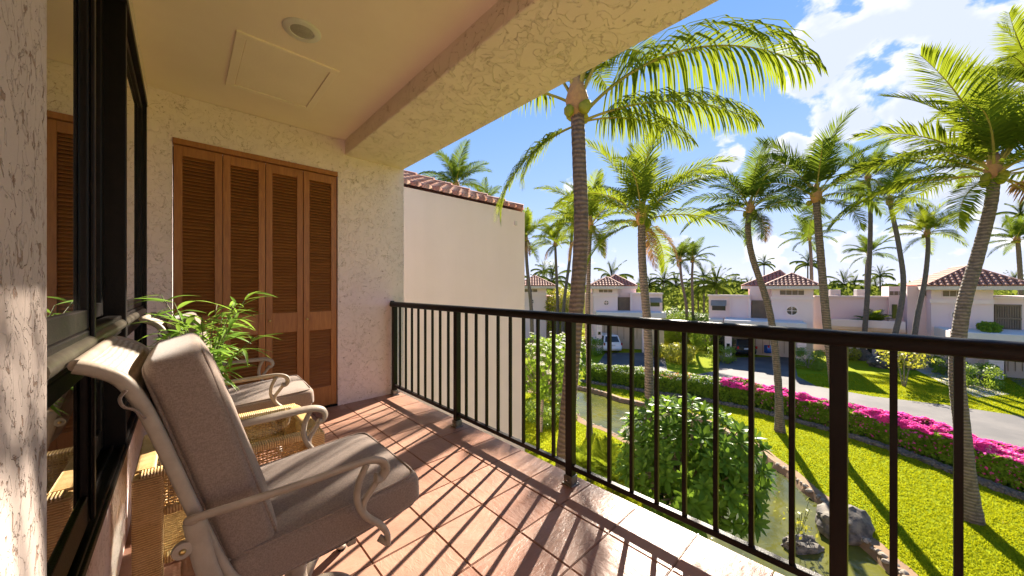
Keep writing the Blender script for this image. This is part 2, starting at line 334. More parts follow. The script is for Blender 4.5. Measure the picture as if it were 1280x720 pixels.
class MB:
    def __init__(s): s.v = []; s.f = []
    def add(s, vs, fs):
        b = len(s.v); s.v += [tuple(x) for x in vs]; s.f += [tuple(b+i for i in f) for f in fs]; return s
    def mm(s, x0, x1, y0, y1, z0, z1):
        vs = [(x,y,z) for z in (z0,z1) for y in (y0,y1) for x in (x0,x1)]
        return s.add(vs, [(0,2,3,1),(4,5,7,6),(0,1,5,4),(2,6,7,3),(0,4,6,2),(1,3,7,5)])
    def hull8(s, vs): # 8 points in the order of mm
        return s.add(vs, [(0,2,3,1),(4,5,7,6),(0,1,5,4),(2,6,7,3),(0,4,6,2),(1,3,7,5)])
    def frame(s, r0, r1, d0, d1, z0, z1): # box in the right/depth frame
        return s.hull8([rd(r,d,z) for z in (z0,z1) for d in (d0,d1) for r in (r0,r1)])
    def tube(s, pts, rad, n=8, cap=True, ref=Vector((0,0,1)), sec=None):
        pts = [Vector(p) for p in pts]; m = len(pts)
        if isinstance(rad, (int, float)): rad = [rad]*m
        rings = []; prev = None
        for i, p in enumerate(pts):
            t = (pts[min(i+1,m-1)] - pts[max(i-1,0)]).normalized()
            if prev is None:
                a = t.cross(ref)
                if a.length < .05: a = t.cross(Vector((1,0,0)))
            else: a = prev - t*prev.dot(t)
            a.normalize(); prev = a; b = t.cross(a)
            w, h = sec if sec else (1, 1)
            rings.append([p + a*(math.cos(k*2*math.pi/n)*rad[i]*w) + b*(math.sin(k*2*math.pi/n)*rad[i]*h) for k in range(n)])
        vs = [q for r_ in rings for q in r_]; fs = []
        for i in range(m-1):
            for k in range(n): fs.append((i*n+k, i*n+(k+1)%n, (i+1)*n+(k+1)%n, (i+1)*n+k))
        if cap: fs.append(tuple(range(n))[::-1]); fs.append(tuple((m-1)*n+k for k in range(n)))
        return s.add(vs, fs)
    def lathe(s, prof, c=(0,0,0), n=24, axis='z'):
        vs = []; fs = []; c = Vector(c)
        for r_, z in prof:
            for k in range(n):
                a = 2*math.pi*k/n
                q = (r_*math.cos(a), r_*math.sin(a), z)
                if axis == 'y': q = (q[0], q[2], q[1])
                if axis == 'x': q = (q[2], q[0], q[1])
                vs.append(c+Vector(q))
        for i in range(len(prof)-1):
            for k in range(n): fs.append((i*n+k, i*n+(k+1)%n, (i+1)*n+(k+1)%n, (i+1)*n+k))
        fs.append(tuple(range(n))[::-1]); fs.append(tuple((len(prof)-1)*n+k for k in range(n)))
        return s.add(vs, fs)
    def mesh(s, name, mat, smooth=False, off=None):
        v = s.v if off is None else [(a-off[0], b-off[1], c-off[2]) for a, b, c in s.v]
        me = bpy.data.meshes.new(name); me.from_pydata(v, [], s.f); me.materials.append(MATS[mat])
        bm = bmesh.new(); bm.from_mesh(me); bmesh.ops.recalc_face_normals(bm, faces=bm.faces); bm.to_mesh(me); bm.free()
        if smooth:
            me.shade_smooth()
        return me
    def build(s, name, mat, parent=None, smooth=False, bevel=0., seg=2, auto=None):
        off = root_of(parent).location if parent is not None else None
        me = s.mesh(name, mat, smooth, off)
        o = link(bpy.data.objects.new(name, me), parent)
        if auto is not None: me.set_sharp_from_angle(angle=R(auto)) if smooth else None
        if bevel:
            b = o.modifiers.new('bevel', 'BEVEL'); b.width = bevel; b.segments = seg; b.limit_method = 'ANGLE'; b.angle_limit = R(40)
        return o
def spline(pts, n=8):
    P = [Vector(p) for p in pts]; P = [P[0]*2-P[1]] + P + [P[-1]*2-P[-2]]; out = []
    for i in range(1, len(P)-2):
        for k in range(n):
            t = k/n; a, b, c, d = P[i-1:i+3]
            out.append(.5*((2*b)+(c-a)*t+(2*a-5*b+4*c-d)*t*t+(3*b-a-3*c+d)*t**3))
    return out + [P[-2]]
def np_mesh(name, verts, faces_n, mat, parent=None, kind=None, off=None):
    """verts (M,3); faces of constant size faces_n laid out consecutively"""
    verts = np.asarray(verts, dtype=np.float32)
    if off is None and parent is not None: off = root_of(parent).location
    if off is not None: verts = verts - np.array(off, dtype=np.float32)
    M = len(verts); nf = M//faces_n
    me = bpy.data.meshes.new(name); me.vertices.add(M); me.vertices.foreach_set('co', verts.ravel())
    me.loops.add(M); me.loops.foreach_set('vertex_index', np.arange(M, dtype=np.int32))
    me.polygons.add(nf); me.polygons.foreach_set('loop_start', np.arange(0, M, faces_n, dtype=np.int32))
    me.update(calc_edges=True); me.materials.append(MATS[mat])
    o = link(bpy.data.objects.new(name, me), parent)
    if kind: o['kind'] = kind
    return o
def leaves(pts, outward, size, rg, aspect=.5, spread=1.0, sizevar=.5):
    """one kite-shaped quad per point, facing roughly outward"""
    n = len(pts); o = np.asarray(outward, float); o = o/(np.linalg.norm(o, axis=1, keepdims=True)+1e-9)
    nrm = o + rg.normal(0, .55*spread, (n,3)); nrm /= np.linalg.norm(nrm, axis=1, keepdims=True)
    t = rg.normal(0, 1, (n,3)); t[:,2] -= .3; t -= nrm*(t*nrm).sum(1, keepdims=True); t /= np.linalg.norm(t, axis=1, keepdims=True)
    b = np.cross(nrm, t); L = (size*(1+sizevar*(rg.random(n)-.5)*2))[:,None]
    p = np.asarray(pts, float)
    v = np.stack([p - t*L*.5, p + b*L*.5*aspect - t*L*.02, p + t*L*.5 - nrm*L*.08, p - b*L*.5*aspect - t*L*.02], 1)
    return v.reshape(-1, 3)

# ------------------------------------------------------------------ balcony shell
WX = -0.20; BY = 3.93; SX = 1.88; CEIL = 2.82; BEAM = 2.66; EY = -4.0
def structure(o): o['kind'] = 'structure'; return o
fl = structure(MB().mm(-.6, SX-.01, EY-.3, BY+.3, -.32, -.006).build('balcony_floor', 'grout'))
def tile_mesh(w, l, nose=False):
    bm = bmesh.new(); g = .0026; hx, hy = w/2-g, l/2-g
    vs = [bm.verts.new((x,y,z)) for z in (-.012, 0) for x, y in ((-hx,-hy),(hx,-hy),(hx,hy),(-hx,hy))]
    for f in ((3,2,1,0),(4,5,6,7),(0,1,5,4),(1,2,6,5),(2,3,7,6),(3,0,4,7)): bm.faces.new([vs[i] for i in f])
    bmesh.ops.bevel(bm, geom=[e for e in bm.edges if all(v.co.z > -.001 for v in e.verts)], offset=.003, segments=2, affect='EDGES')
    me = bpy.data.meshes.new('tile'); bm.to_mesh(me); bm.free(); me.materials.append(MATS['terracotta_tile']); return me
T = .3125; tm = tile_mesh(T, T); tm_edge = tile_mesh(.327, T)
for i in range(-6, 1):
    for j in range(-16, 10):
        cx = 1.56 + (i-.5)*T; cy = .943 + (j+.5)*T
        if cx + T/2 < WX-.02 or cy + T/2 < EY: continue
        hz = random.uniform(-.0008, .0008)
        inst('tile', tm, fl, (cx, cy, hz), (random.uniform(-.002,.002), random.uniform(-.002,.002), random.choice((0,1,2,3))*math.pi/2))
for j in range(-16, 10): inst('tile', tm_edge, fl, (1.56+.1635, .943+(j+.5)*T, .0012), (random.uniform(-.002,.002), random.uniform(-.002,.002), random.choice((0,1))*math.pi))
structure(MB().mm(-.6, 1.262, EY-.3, BY+.3, CEIL, CEIL+.3).build('ceiling', 'ceiling_paint'))
structure(MB().mm(1.262, 1.93, EY-.3, BY+.3, BEAM, 3.4).build('beam', 'stucco_beam', bevel=.012))
w = MB(); DX0, DX1, DZ = -.06, 1.19, 2.46
w.mm(-.6, DX0, BY, BY+.3, 0, CEIL); w.mm(DX1, 1.93, BY, BY+.3, -.3, CEIL-.002); w.mm(DX0, DX1, BY+.001, BY+.3, DZ, CEIL-.004)
structure(w.build('wall_back', 'stucco_wall'))
W0, W1, WZ0, WZ1 = 1.105, 3.74, .47, 2.62
w = MB(); w.mm(-.6, WX, W0, BY-.001, -.01, WZ0); w.mm(-.6, WX-.001, W0, BY-.002, WZ1, CEIL-.001); w.mm(-.6, WX-.0005, W1, BY-.0015, WZ0, WZ1)
structure(w.build('wall_window', 'stucco_wall'))
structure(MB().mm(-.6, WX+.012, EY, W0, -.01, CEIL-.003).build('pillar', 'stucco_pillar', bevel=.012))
structure(MB().mm(-.6, 1.93, EY-.31, EY, -.3, CEIL-.006).build('wall_end', 'stucco_wall'))
structure(MB().mm(-4., 1.6, -9, BY+2.06, G-.2, -.32).build('wall_lower', 'smooth_render'))
structure(MB().mm(-4., -.6, -9, BY+2.06, -.3, 3.4).build('wall_inner', 'smooth_render'))

# ------------------------------------------------------------------ louvred closet door
door = thing('closet_door', (.565, BY, 0), 'brown stained bifold louvred closet door in the stucco end wall', 'door')
MB().mm(DX0+.002, DX1-.002, BY-.012, BY+.05, DZ-.045, DZ-.001).build('header_trim', 'stained_wood', door, bevel=.003)
MB().mm(DX0+.002, DX1-.002, BY+.09, BY+.10, .0, DZ-.046).build('dark_backing', 'black_void', door)  # black sheet: the darkness of the recess behind the slats, put in as colour
MB().mm(DX0+.002, DX1-.002, BY+.002, BY+.085, .0015, .014).build('threshold', 'dark_metal', door)
LW = (DX1-DX0-.012)/4
slat = MB().mm(-(LW-.108)/2, (LW-.108)/2, -.0028, .0028, -.0162, .0162).mesh('slat', 'slat_wood')
for k in range(4):
    x0 = DX0+.006+k*LW+.002; x1 = x0+LW-.004; y0, y1 = BY+.014, BY+.046
    if k in (1, 2): y0 += .006; y1 += .006
    z0, z1 = .022, DZ-.05; s = .052
    f = MB(); f.mm(x0, x0+s, y0, y1, z0, z1); f.mm(x1-s, x1, y0, y1, z0, z1)
    for a, b in ((z0, .22), (.81, 1.0), (2.33, z1)): f.mm(x0+s, x1-s, y0+.0012, y1-.001, a, b)
    leaf = f.build('door_leaf', 'stained_wood', door, bevel=.002)
    for a, b, n in ((.22, .81, 21), (1.0, 2.33, 47)):
        for i in range(n):
            o = inst('slat', slat, leaf, Vector(((x0+x1)/2, (y0+y1)/2, a+(i+.5)*(b-a)/n)) - door.location, (R(-40), 0, 0))
    if k in (0, 2, 3):
        kx = x1-.026 if k == 0 else x0+.026
        MB().lathe([(.004,0),(.004,-.012),(.011,-.016),(.013,-.022),(.009,-.027)], (kx, y0, .93), 12, 'y').build('knob', 'brass', leaf, True)

# ------------------------------------------------------------------ window on the left
win = thing('sliding_window', (WX, 2.3, WZ0), 'tall dark framed sliding window reflecting the louvred door', 'window')
f = MB(); fx0, fx1 = -0.340, -0.188
f.mm(fx0, fx1, W0, W1, WZ0-.002, WZ0+.025); f.mm(fx0, fx1, W0, W1, WZ1-.04, WZ1+.002); f.mm(fx0, fx1-.003, W1-.045, W1+.002, WZ0+.025, WZ1-.04); f.mm(fx0, fx1-.025, W0-.0, W0+.02, WZ0+.025, WZ1-.04)
f.build('outer_frame', 'dark_metal', win, bevel=.003)
for xa, hh in ((-0.316,.05), (-0.275,.05), (-0.235,.046), (-0.200,.040)): MB().mm(xa-.004, xa+.004, W0+.03, W1-.045, WZ0+.025, WZ0+hh).build('sill_track', 'dark_metal', win, bevel=.0015)
MB().mm(fx0, fx1-.004, 2.43, 2.47, WZ0+.03, WZ1-.04).build('mullion', 'dark_metal', win, bevel=.004)
def sash(xc, ya, yb, za, zb, st=.05, br=.05):
    s = MB(); t = .018
    s.mm(xc-t, xc+t, ya, ya+st, za, zb); s.mm(xc-t, xc+t, yb-st, yb, za, zb); s.mm(xc-t+.001, xc+t-.001, ya+st, yb-st, za, za+br); s.mm(xc-t+.001, xc+t-.001, ya+st, yb-st, zb-st, zb)
    o = s.build('sash', 'dark_metal', win, bevel=.004)
    MB().mm(xc-.004, xc+.008, ya+st, yb-st, za+br, zb-st).build('pane', 'window_glass', o)
for za, zb, br in ((WZ0+.052, 1.03, .09), (1.115, WZ1-.042, .06)):
    sash(-0.225, W0-.05, 1.70, za, zb, .05, br); sash(-0.278, 1.65, 2.428, za, zb, .06, br); sash(-0.230, 2.472, W1-.046, za, zb, .05, br)
for (a, b) in ((W0+.02, 2.43), (2.47, W1-.045)):
    MB().tube([(-0.213, a, 1.072), (-0.213, b, 1.072)], .024, 14).build('transom_bar', 'grey_metal', win, True, auto=50)
    MB().mm(-0.255, -0.206, a, b, 1.031, 1.113).build('transom', 'dark_metal', win, bevel=.006)
MB().mm(-0.206, -0.196, 1.66, 1.685, WZ0+.06, WZ1-.06).build('meeting_stile', 'dark_metal', win, bevel=.003)
structure(MB().mm(-.59, -.40, W0, W1, WZ0, WZ1).build('room_dark_block', 'black_void'))  # solid black block in place of a room, its darkness is only colour

# ------------------------------------------------------------------ ceiling hatch and downlight
hat = thing('access_panel', (.535, 3.09, CEIL), 'flat rectangular access panel set in the balcony ceiling', 'panel')
hx0, hx1, hy0, hy1 = .24, .83, 2.70, 3.48
f = MB(); t = .05
f.mm(hx0, hx1, hy0, hy0+t, CEIL-.012, CEIL+.01); f.mm(hx0, hx1, hy1-t, hy1, CEIL-.012, CEIL+.01); f.mm(hx0, hx0+t, hy0+t, hy1-t, CEIL-.0122, CEIL+.01); f.mm(hx1-t, hx1, hy0+t, hy1-t, CEIL-.0122, CEIL+.01)
f.build('trim', 'panel_paint', hat, bevel=.003)
MB().mm(hx0+t+.004, hx1-t-.004, hy0+t+.004, hy1-t-.004, CEIL-.006, CEIL+.005).build('hatch', 'panel_paint', hat, bevel=.002)
dl = thing('recessed_light', (.532, 2.434, CEIL), 'round white recessed downlight in the balcony ceiling', 'ceiling light')
MB().lathe([(.062,CEIL-.004),(.066,CEIL-.012),(.098,CEIL-.010),(.104,CEIL-.003),(.104,CEIL+.002)], (.532,2.434,0), 36).build('trim_ring', 'white_plastic', dl, True, auto=50)
MB().lathe([(.0,CEIL-.013),(.045,CEIL-.0135),(.0615,CEIL-.008),(.0615,CEIL-.001)], (.532,2.434,0), 36).build('lens', 'lens_plastic', dl, True, auto=50)

# ------------------------------------------------------------------ railing
RX = 1.785; rail = thing('balcony_railing', (RX, 1.35, 0), 'dark brown metal balcony railing with slim upright bars', 'railing')
PY = [3.865, 2.60, 1.345, .105, -1.14, -2.39, -3.64]
prof = [(-.030,-.024),(-.024,-.03),(.024,-.03),(.030,-.024),(.030,.012),(.022,.022),(.008,.027),(-.008,.027),(-.022,.022),(-.030,.012)]
ry0, ry1 = EY+.005, BY-.002; n = len(prof)
tr = MB().add([(RX+a, y, 1.055+b) for y in (ry0, ry1) for a, b in prof], [(k, (k+1)%n, n+(k+1)%n, n+k) for k in range(n)] + [tuple(range(n)), tuple(range(n, 2*n))])
tr.build('top_rail', 'rail_metal', rail, True, auto=60)
MB().mm(RX-.024, RX+.024, BY-.012, BY-.001, 1.02, 1.09).build('wall_bracket', 'rail_metal', rail, bevel=.004)
postm = MB().mm(-.025, .025, -.025, .025, .004, 1.03).mesh('post', 'rail_metal')
basem = MB().mm(-.042, .042, -.042, .042, .002, .012).mm(-.031, .031, -.031, .031, .012, .062).mesh('base_bracket', 'bracket_metal')
boltm = MB().lathe([(.008,0),(.008,.006),(.004,.009)], (0,0,0), 8, 'x').mesh('bolt', 'chrome')
for y in PY:
    p = inst('post', postm, rail, (0, y-1.35, 0)); b = p.modifiers.new('b', 'BEVEL'); b.width = .004; b.segments = 2
    q = inst('base_bracket', basem, p); b = q.modifiers.new('b', 'BEVEL'); b.width = .004; b.segments = 2
    inst('bolt', boltm, p, (-.037, 0, .038), (0, 0, math.pi))
balm = MB().mm(-.0095, .0095, -.0095, .0095, .128, 1.03).mesh('baluster', 'rail_metal')
ends = PY + [EY]
for a, b in zip(ends[:-1], ends[1:]):
    nb = 8 if b > EY else 2
    hi, lo = a-.025, (b+.025 if b > EY else b+.004)
    MB().mm(RX-.016, RX+.016, lo, hi, .098, .128).build('bottom_rail', 'rail_metal', rail, bevel=.003)
    for i in range(nb): inst('baluster', balm, rail, (0, a+(b-a)*(i+1)/(nb+1)-1.35, 0))

# ------------------------------------------------------------------ patio chairs
def sq(a, e): return math.copysign(abs(a)**e, a)
def cushion(a, b, c, e1=.42, e2=.2, seed=0, nu=26, nv=64, puff=.10, wr=.006):
    """pillow box: half sizes a (x), b (y), c (z); returns MB and the seam loops"""
    m = MB(); vs = []; fs = []
    for i in range(1, nu):
        eta = -math.pi/2 + math.pi*i/nu
        for k in range(nv):
            om = -math.pi + 2*math.pi*k/nv
            x = a*sq(math.cos(eta), e1)*sq(math.cos(om), e2); y = b*sq(math.cos(eta), e1)*sq(math.sin(om), e2); z = c*sq(math.sin(eta), e1)
            u, v = x/a, y/b; z *= 1 + puff*(1-u*u)*(1-v*v) - .10*(abs(u)**6+abs(v)**6)/2
            p = Vector((x,y,z)); nn = mnoise.noise(p*9+Vector((seed*7.1,0,0)))*wr + mnoise.noise(p*26+Vector((0,seed*3.3,0)))*wr*.35
            d = Vector((u*.3, v*.3, math.copysign(1, z))); vs.append(p + d*nn)
    for i in range(nu-2):
        for k in range(nv): fs.append((i*nv+k, i*nv+(k+1)%nv, (i+1)*nv+(k+1)%nv, (i+1)*nv+k))
    fs.append(tuple(range(nv))[::-1]); fs.append(tuple((nu-2)*nv+k for k in range(nv)))
    m.add(vs, fs)
    loops = []
    for s in (-1, 1):
        eta = s*.62; L_ = []
        for k in range(nv+1):
            om = -math.pi + 2*math.pi*k/nv
            L_.append((a*1.003*sq(math.cos(eta), e1)*sq(math.cos(om), e2), b*1.003*sq(math.cos(eta), e1)*sq(math.sin(om), e2), c*sq(math.sin(eta), e1)*.97))
        loops.append(L_)
    return m, loops
def xf(m, M):
    m.v = [tuple(M @ Vector(p)) for p in m.v]; return m
def make_chair(label):
    t = thing('patio_chair', (0,0,0), label, 'chair', 'patio chairs beside the wicker table')
    # sling rails (local x forward, z up): rolled headrest, raked back, seat
    path = [(-.186,1.064),(-.155,1.050),(-.118,1.022),(-.088,.965),(-.055,.87),(.015,.64),(.075,.46),(.12,.395),(.20,.365),(.38,.365),(.58,.39)]
    sp = spline([(x,0,z) for x, z in path], 7)
    def sweep(y, hw, hn, pts):
        m = MB(); vs = []; fs = []
        for i, p in enumerate(pts):
            tg = (pts[min(i+1,len(pts)-1)]-pts[max(i-1,0)]).normalized(); nm = Vector((-tg.z,0,tg.x))
            sec = [(-hw,-hn*.6),(-hw*.6,-hn),(hw*.6,-hn),(hw,-hn*.6),(hw,hn*.6),(hw*.6,hn),(-hw*.6,hn),(-hw,hn*.6)]
            vs += [p+Vector((0,y+a,0))+nm*b for a, b in sec]
        n = 8
        for i in range(len(pts)-1):
            for k in range(n): fs.append((i*n+k, i*n+(k+1)%n, (i+1)*n+(k+1)%n, (i+1)*n+k))
        fs += [tuple(range(n))[::-1], tuple((len(pts)-1)*n+k for k in range(n))]
        return m.add(vs, fs)
    for s in (-1, 1):
        sweep(s*.283, .014, .0145, spline([(x,0,z) for x, z in path[:8]], 7)).build('side_rail', 'chair_frame', t, True, auto=50)
        sweep(s*.245, .015, .018, spline([(x,0,z+.012) for x, z in path[6:]], 7)).build('side_rail', 'chair_frame', t, True, auto=50)
    sl_ = MB(); ny = 10
    for off in (.006, .012):
        b = len(sl_.v)
        for p in sp:
            for k in range(ny+1): sl_.v.append((p.x+off*.7, -.268+.536*k/ny, p.z+off*.4-.010*math.sin(math.pi*k/ny)))
        for i in range(len(sp)-1):
            for k in range(ny): q = b+i*(ny+1)+k; sl_.f.append((q, q+1, q+ny+2, q+ny+1))
    sl_.build('sling', 'sling_weave', t, True)
    for hw_, x_, z_ in ((.27, -.186, 1.064), (.23, .575, .395), (.25, .10, .40)):
        MB().tube([(x_,-hw_,z_),(x_,hw_,z_)], .014, 10).build('cross_bar', 'chair_frame', t, True, auto=50)
    # back cushion
    m, lp = cushion(.335, .270, .072, .30, .14, 3, puff=.14)
    A = R(16.5); ax = Vector((-math.sin(A), 0, math.cos(A))); az = Vector((math.cos(A), 0, math.sin(A))); ay = az.cross(ax)
    M = Matrix((( ax.x, ay.x, az.x, .062), (ax.y, ay.y, az.y, 0), (ax.z, ay.z, az.z, .745), (0,0,0,1)))
    bc = xf(m, M).build('back_cushion', 'taupe_fabric', t, True)
    for L_ in lp: xf(MB().tube(L_, .0045, 6, False), M).build('piping', 'taupe_fabric', bc, True)
    MB().tube(spline([(-.108,-.30,1.0),(-.118,-.303,.982),(-.112,-.304,.962),(-.095,-.303,.95),(-.078,-.30,.925)], 5), .006, 6, sec=(1.5,.5)).build('tie', 'taupe_fabric', bc, True)
    # seat cushion
    m, lp = cushion(.302, .292, .070, .32, .15, 5, puff=.12)
    A = R(3.5); M = Matrix.Translation((.375, 0, .440)) @ Matrix.Rotation(-A, 4, 'Y')
    sc = xf(m, M).build('seat_cushion', 'taupe_fabric', t, True)
    for L_ in lp: xf(MB().tube(L_, .0045, 6, False), M).build('piping', 'taupe_fabric', sc, True)
    # arms with scrolled fronts
    for s in (-1, 1):
        arm = [(.008,.298,.630),(.006,.318,.652),(.03,.336,.660),(.12,.345,.662),(.26,.347,.662),(.38,.347,.665),(.445,.347,.662),(.485,.347,.645),(.497,.347,.615),(.482,.347,.592),(.462,.347,.598)]
        P_ = spline([(x, s*y, z) for x, y, z in arm], 6); nP = len(P_)
        rad = [.0125 + .0025*math.sin(math.pi*i/nP) for i in range(nP)]
        rad[-6:] = [.014,.015,.016,.017,.017,.015]
        ao = MB().tube(P_, rad, 12, sec=(1.25,.72)).build('arm', 'chair_frame', t, True, auto=60)
        # two strands sweep down from the scroll and join the seat rail
        a1 = spline([(.432,s*.35,.655),(.408,s*.347,.60),(.405,s*.342,.54),(.435,s*.335,.475),(.485,s*.325,.42),(.515,s*.318,.37),(.522,s*.31,.325)], 6)
        MB().tube(a1, [.013-.004*abs(i/len(a1)-.4) for i in range(len(a1))], 10, sec=(1.1,.9)).build('front_support', 'chair_frame', ao, True)
        a2 = spline([(.476,s*.35,.598),(.452,s*.347,.565),(.425,s*.342,.525),(.425,s*.338,.485)], 6)
        MB().tube(a2, .0105, 10).build('front_support', 'chair_frame', ao, True)
        MB().tube(spline([(.52,s*.31,.33),(.50,s*.285,.345)], 4), .012, 8).build('front_lug', 'chair_frame', ao, True)
        # rear upright, a flat bar from the arm to the seat rail
        MB().tube(spline([(.010,s*.303,.640),(.035,s*.303,.50),(.075,s*.300,.38),(.13,s*.28,.315)], 6), .019, 10, sec=(.55,1.25)).build('rear_upright', 'chair_frame', ao, True)
        MB().lathe([(.010,0),(.020,.002),(.022,.01),(.020,.018),(.010,.02)], (-.012, s*.303-.01, .575), 16, 'y').build('rear_knuckle', 'chair_frame', ao, True, auto=50)
        MB().lathe([(.004,-.003),(.007,0),(.007,.003)], (-.012, s*.316, .575), 10, 'y').build('bolt', 'brass', ao, True)
    # swivel base
    b = MB().lathe([(.05,.045),(.062,.06),(.045,.10),(.036,.15),(.036,.235),(.075,.25),(.10,.262),(.10,.275)], (.30,0,0), 28).build('pedestal', 'chair_frame', t, True, auto=50)
    MB().mm(.17, .47, -.10, .10, .276, .294).build('swivel_plate', 'bracket_metal', b, bevel=.004)
    for x_ in (.20, .44): MB().mm(x_-.016, x_+.016, -.19, .19, .294, .330).build('seat_bearer', 'chair_frame', b, bevel=.005)
    for q in range(4):
        a = R(45+90*q); pts = [(.04,.10),(.10,.135),(.17,.14),(.24,.105),(.29,.055),(.325,.022),(.345,.02)]
        P_ = spline([(.30+r_*math.cos(a), r_*math.sin(a), z) for r_, z in pts], 5)
        lg = MB().tube(P_, [.024-.008*i/len(P_) for i in range(len(P_))], 10, sec=(1.2,.8)).build('leg', 'chair_frame', t, True)
        MB().lathe([(.018,.0015),(.02,.006),(.016,.014)], (.30+.335*math.cos(a), .335*math.sin(a), 0), 12).build('glide', 'rubber', lg, True)
    return t
chair1 = make_chair('taupe cushioned metal patio chair showing its rolled woven headrest beside the stucco pillar')
chair2 = copy_tree(chair1); chair2['label'] = 'taupe cushioned patio chair between the potted plant and the louvred door'
chair1.location = (.012, 1.52, 0); chair1.rotation_euler.z = R(0)
chair2.location = (.03, 3.10, 0); chair2.rotation_euler.z = R(-2)

# ------------------------------------------------------------------ wicker table
TX0, TX1, TY0, TY1, TZ = -.145, .545, 2.0, 2.60, .50
tab = thing('wicker_table', ((TX0+TX1)/2, (TY0+TY1)/2, 0), 'golden wicker side table with glass top between the two chairs', 'table')
lw = .088
for x in (TX0, TX1-lw):
    for y in (TY0, TY1-lw): MB().mm(x, x+lw, y, y+lw, .002, TZ-.012).build('leg', 'wicker_z', tab, bevel=.012, seg=3)
for y in (TY0+.004, TY1-.066): MB().mm(TX0+lw*.2, TX1-lw*.2, y, y+.062, TZ-.034, TZ).build('top_rail', 'wicker_x', tab, bevel=.010, seg=3)
for x in (TX0+.004, TX1-.066): MB().mm(x, x+.062, TY0+.067, TY1-.067, TZ-.033, TZ-.001).build('top_rail', 'wicker_y', tab, bevel=.010, seg=3)
MB().mm(TX0+.06, TX1-.06, TY0+.06, TY1-.06, TZ-.016, TZ-.010).build('glass_top', 'table_glass', tab)
def weave(x0, x1, y0, y1, z0, z1, along):
    m = MB(); n = int(((x1-x0) if along == 'x' else (y1-y0))/.016); rows = int((z1-z0)/.011)
    def P(u, w_, z): return Vector((x0+u, y0+w_, z)) if along == 'x' else Vector((x0+w_, y0+u, z))
    Lh = (x1-x0) if along == 'x' else (y1-y0)
    for i in range(n+1): m.tube([P(Lh*i/n, 0, z0), P(Lh*i/n, 0, z1)], .0026, 5, False)
    for r_ in range(rows):
        z = z0+(r_+.5)*(z1-z0)/rows; ph = r_ % 2
        m.tube([P(Lh*i/(2*n), (.0048 if ((i//2+ph) % 2) else -.0048) if i % 2 == 0 else 0, z) for i in range(2*n+1)], .0036, 5, False, sec=(.7,1.2))
    return m
for kw in (dict(x0=TX0+lw, x1=TX1-lw, y0=TY0+.03, y1=TY0+.03, along='x'), dict(x0=TX0+lw, x1=TX1-lw, y0=TY1-.03, y1=TY1-.03, along='x'),
           dict(x0=TX1-.03, x1=TX1-.03, y0=TY0+lw, y1=TY1-lw, along='y'), dict(x0=TX0+.03, x1=TX0+.03, y0=TY0+lw, y1=TY1-lw, along='y')):
    tag(weave(z0=TZ-.17, z1=TZ-.03, **kw).build('woven_panel', 'cane', tab, True), kind='stuff')
for y in (TY0+.02, TY1-.06): MB().mm(TX0+lw, TX1-lw, y, y+.04, TZ-.198, TZ-.165).build('apron_rail', 'wicker_x', tab, bevel=.010, seg=3)
for x in (TX0+.02, TX1-.06): MB().mm(x, x+.04, TY0+lw, TY1-lw, TZ-.198, TZ-.165).build('apron_rail', 'wicker_y', tab, bevel=.010, seg=3)
for y in (TY0+.02, TY1-.06): MB().mm(TX0+lw, TX1-lw, y, y+.04, .10, .135).build('stretcher', 'wicker_x', tab, bevel=.010, seg=3)
for x in (TX0+.02, TX1-.06): MB().mm(x, x+.04, TY0+lw, TY1-lw, .10, .135).build('stretcher', 'wicker_y', tab, bevel=.010, seg=3)
m = MB()
for i in range(24):
    y = TY0+.07+(TY1-TY0-.14)*i/23; m.tube([(TX0+.05, y, .118), (TX1-.05, y, .118)], .006, 6, False)
tag(m.build('lower_shelf', 'cane', tab, True), kind='stuff')

# ------------------------------------------------------------------ potted plant on the table
pl = thing('potted_plant', (.085, 2.44, TZ-.009), 'leafy green plant in a pale pot on the wicker table', 'plant')
px_, py_, pz_ = .085, 2.44, TZ-.009
MB().lathe([(.0,0.0),(.062,0.0),(.068,.008),(.080,.06),(.092,.125),(.098,.15),(.098,.165),(.089,.165),(.086,.145),(.0,.144)], (px_,py_,pz_), 28).build('pot', 'pot_glaze', pl, True, auto=50)
MB().lathe([(.0,.146),(.084,.147),(.084,.15),(0,.153)], (px_,py_,pz_), 20).build('soil', 'soil', pl, True)
def leaf_blade(L_, W_, mat, name='leaf', n=7, droop=.25):
    m = MB()
    for i in range(n+1):
        t_ = i/n; x = L_*t_; w_ = W_*(math.sin(math.pi*min(1, t_**.75))**.9)*.5 + .0006; z = -droop*L_*t_*t_ + .02*L_*math.sin(math.pi*t_)
        m.v += [(x,-w_,z+.25*w_),(x,0,z),(x,w_,z+.25*w_)]
    for i in range(n): q = i*3; m.f += [(q,q+1,q+4,q+3),(q+1,q+2,q+5,q+4)]
    return m.mesh(name, mat, True)
blades = [leaf_blade(.15, .022, 'house_plant_leaf', droop=d) for d in (.12, .35, .6)]
random.seed(21)
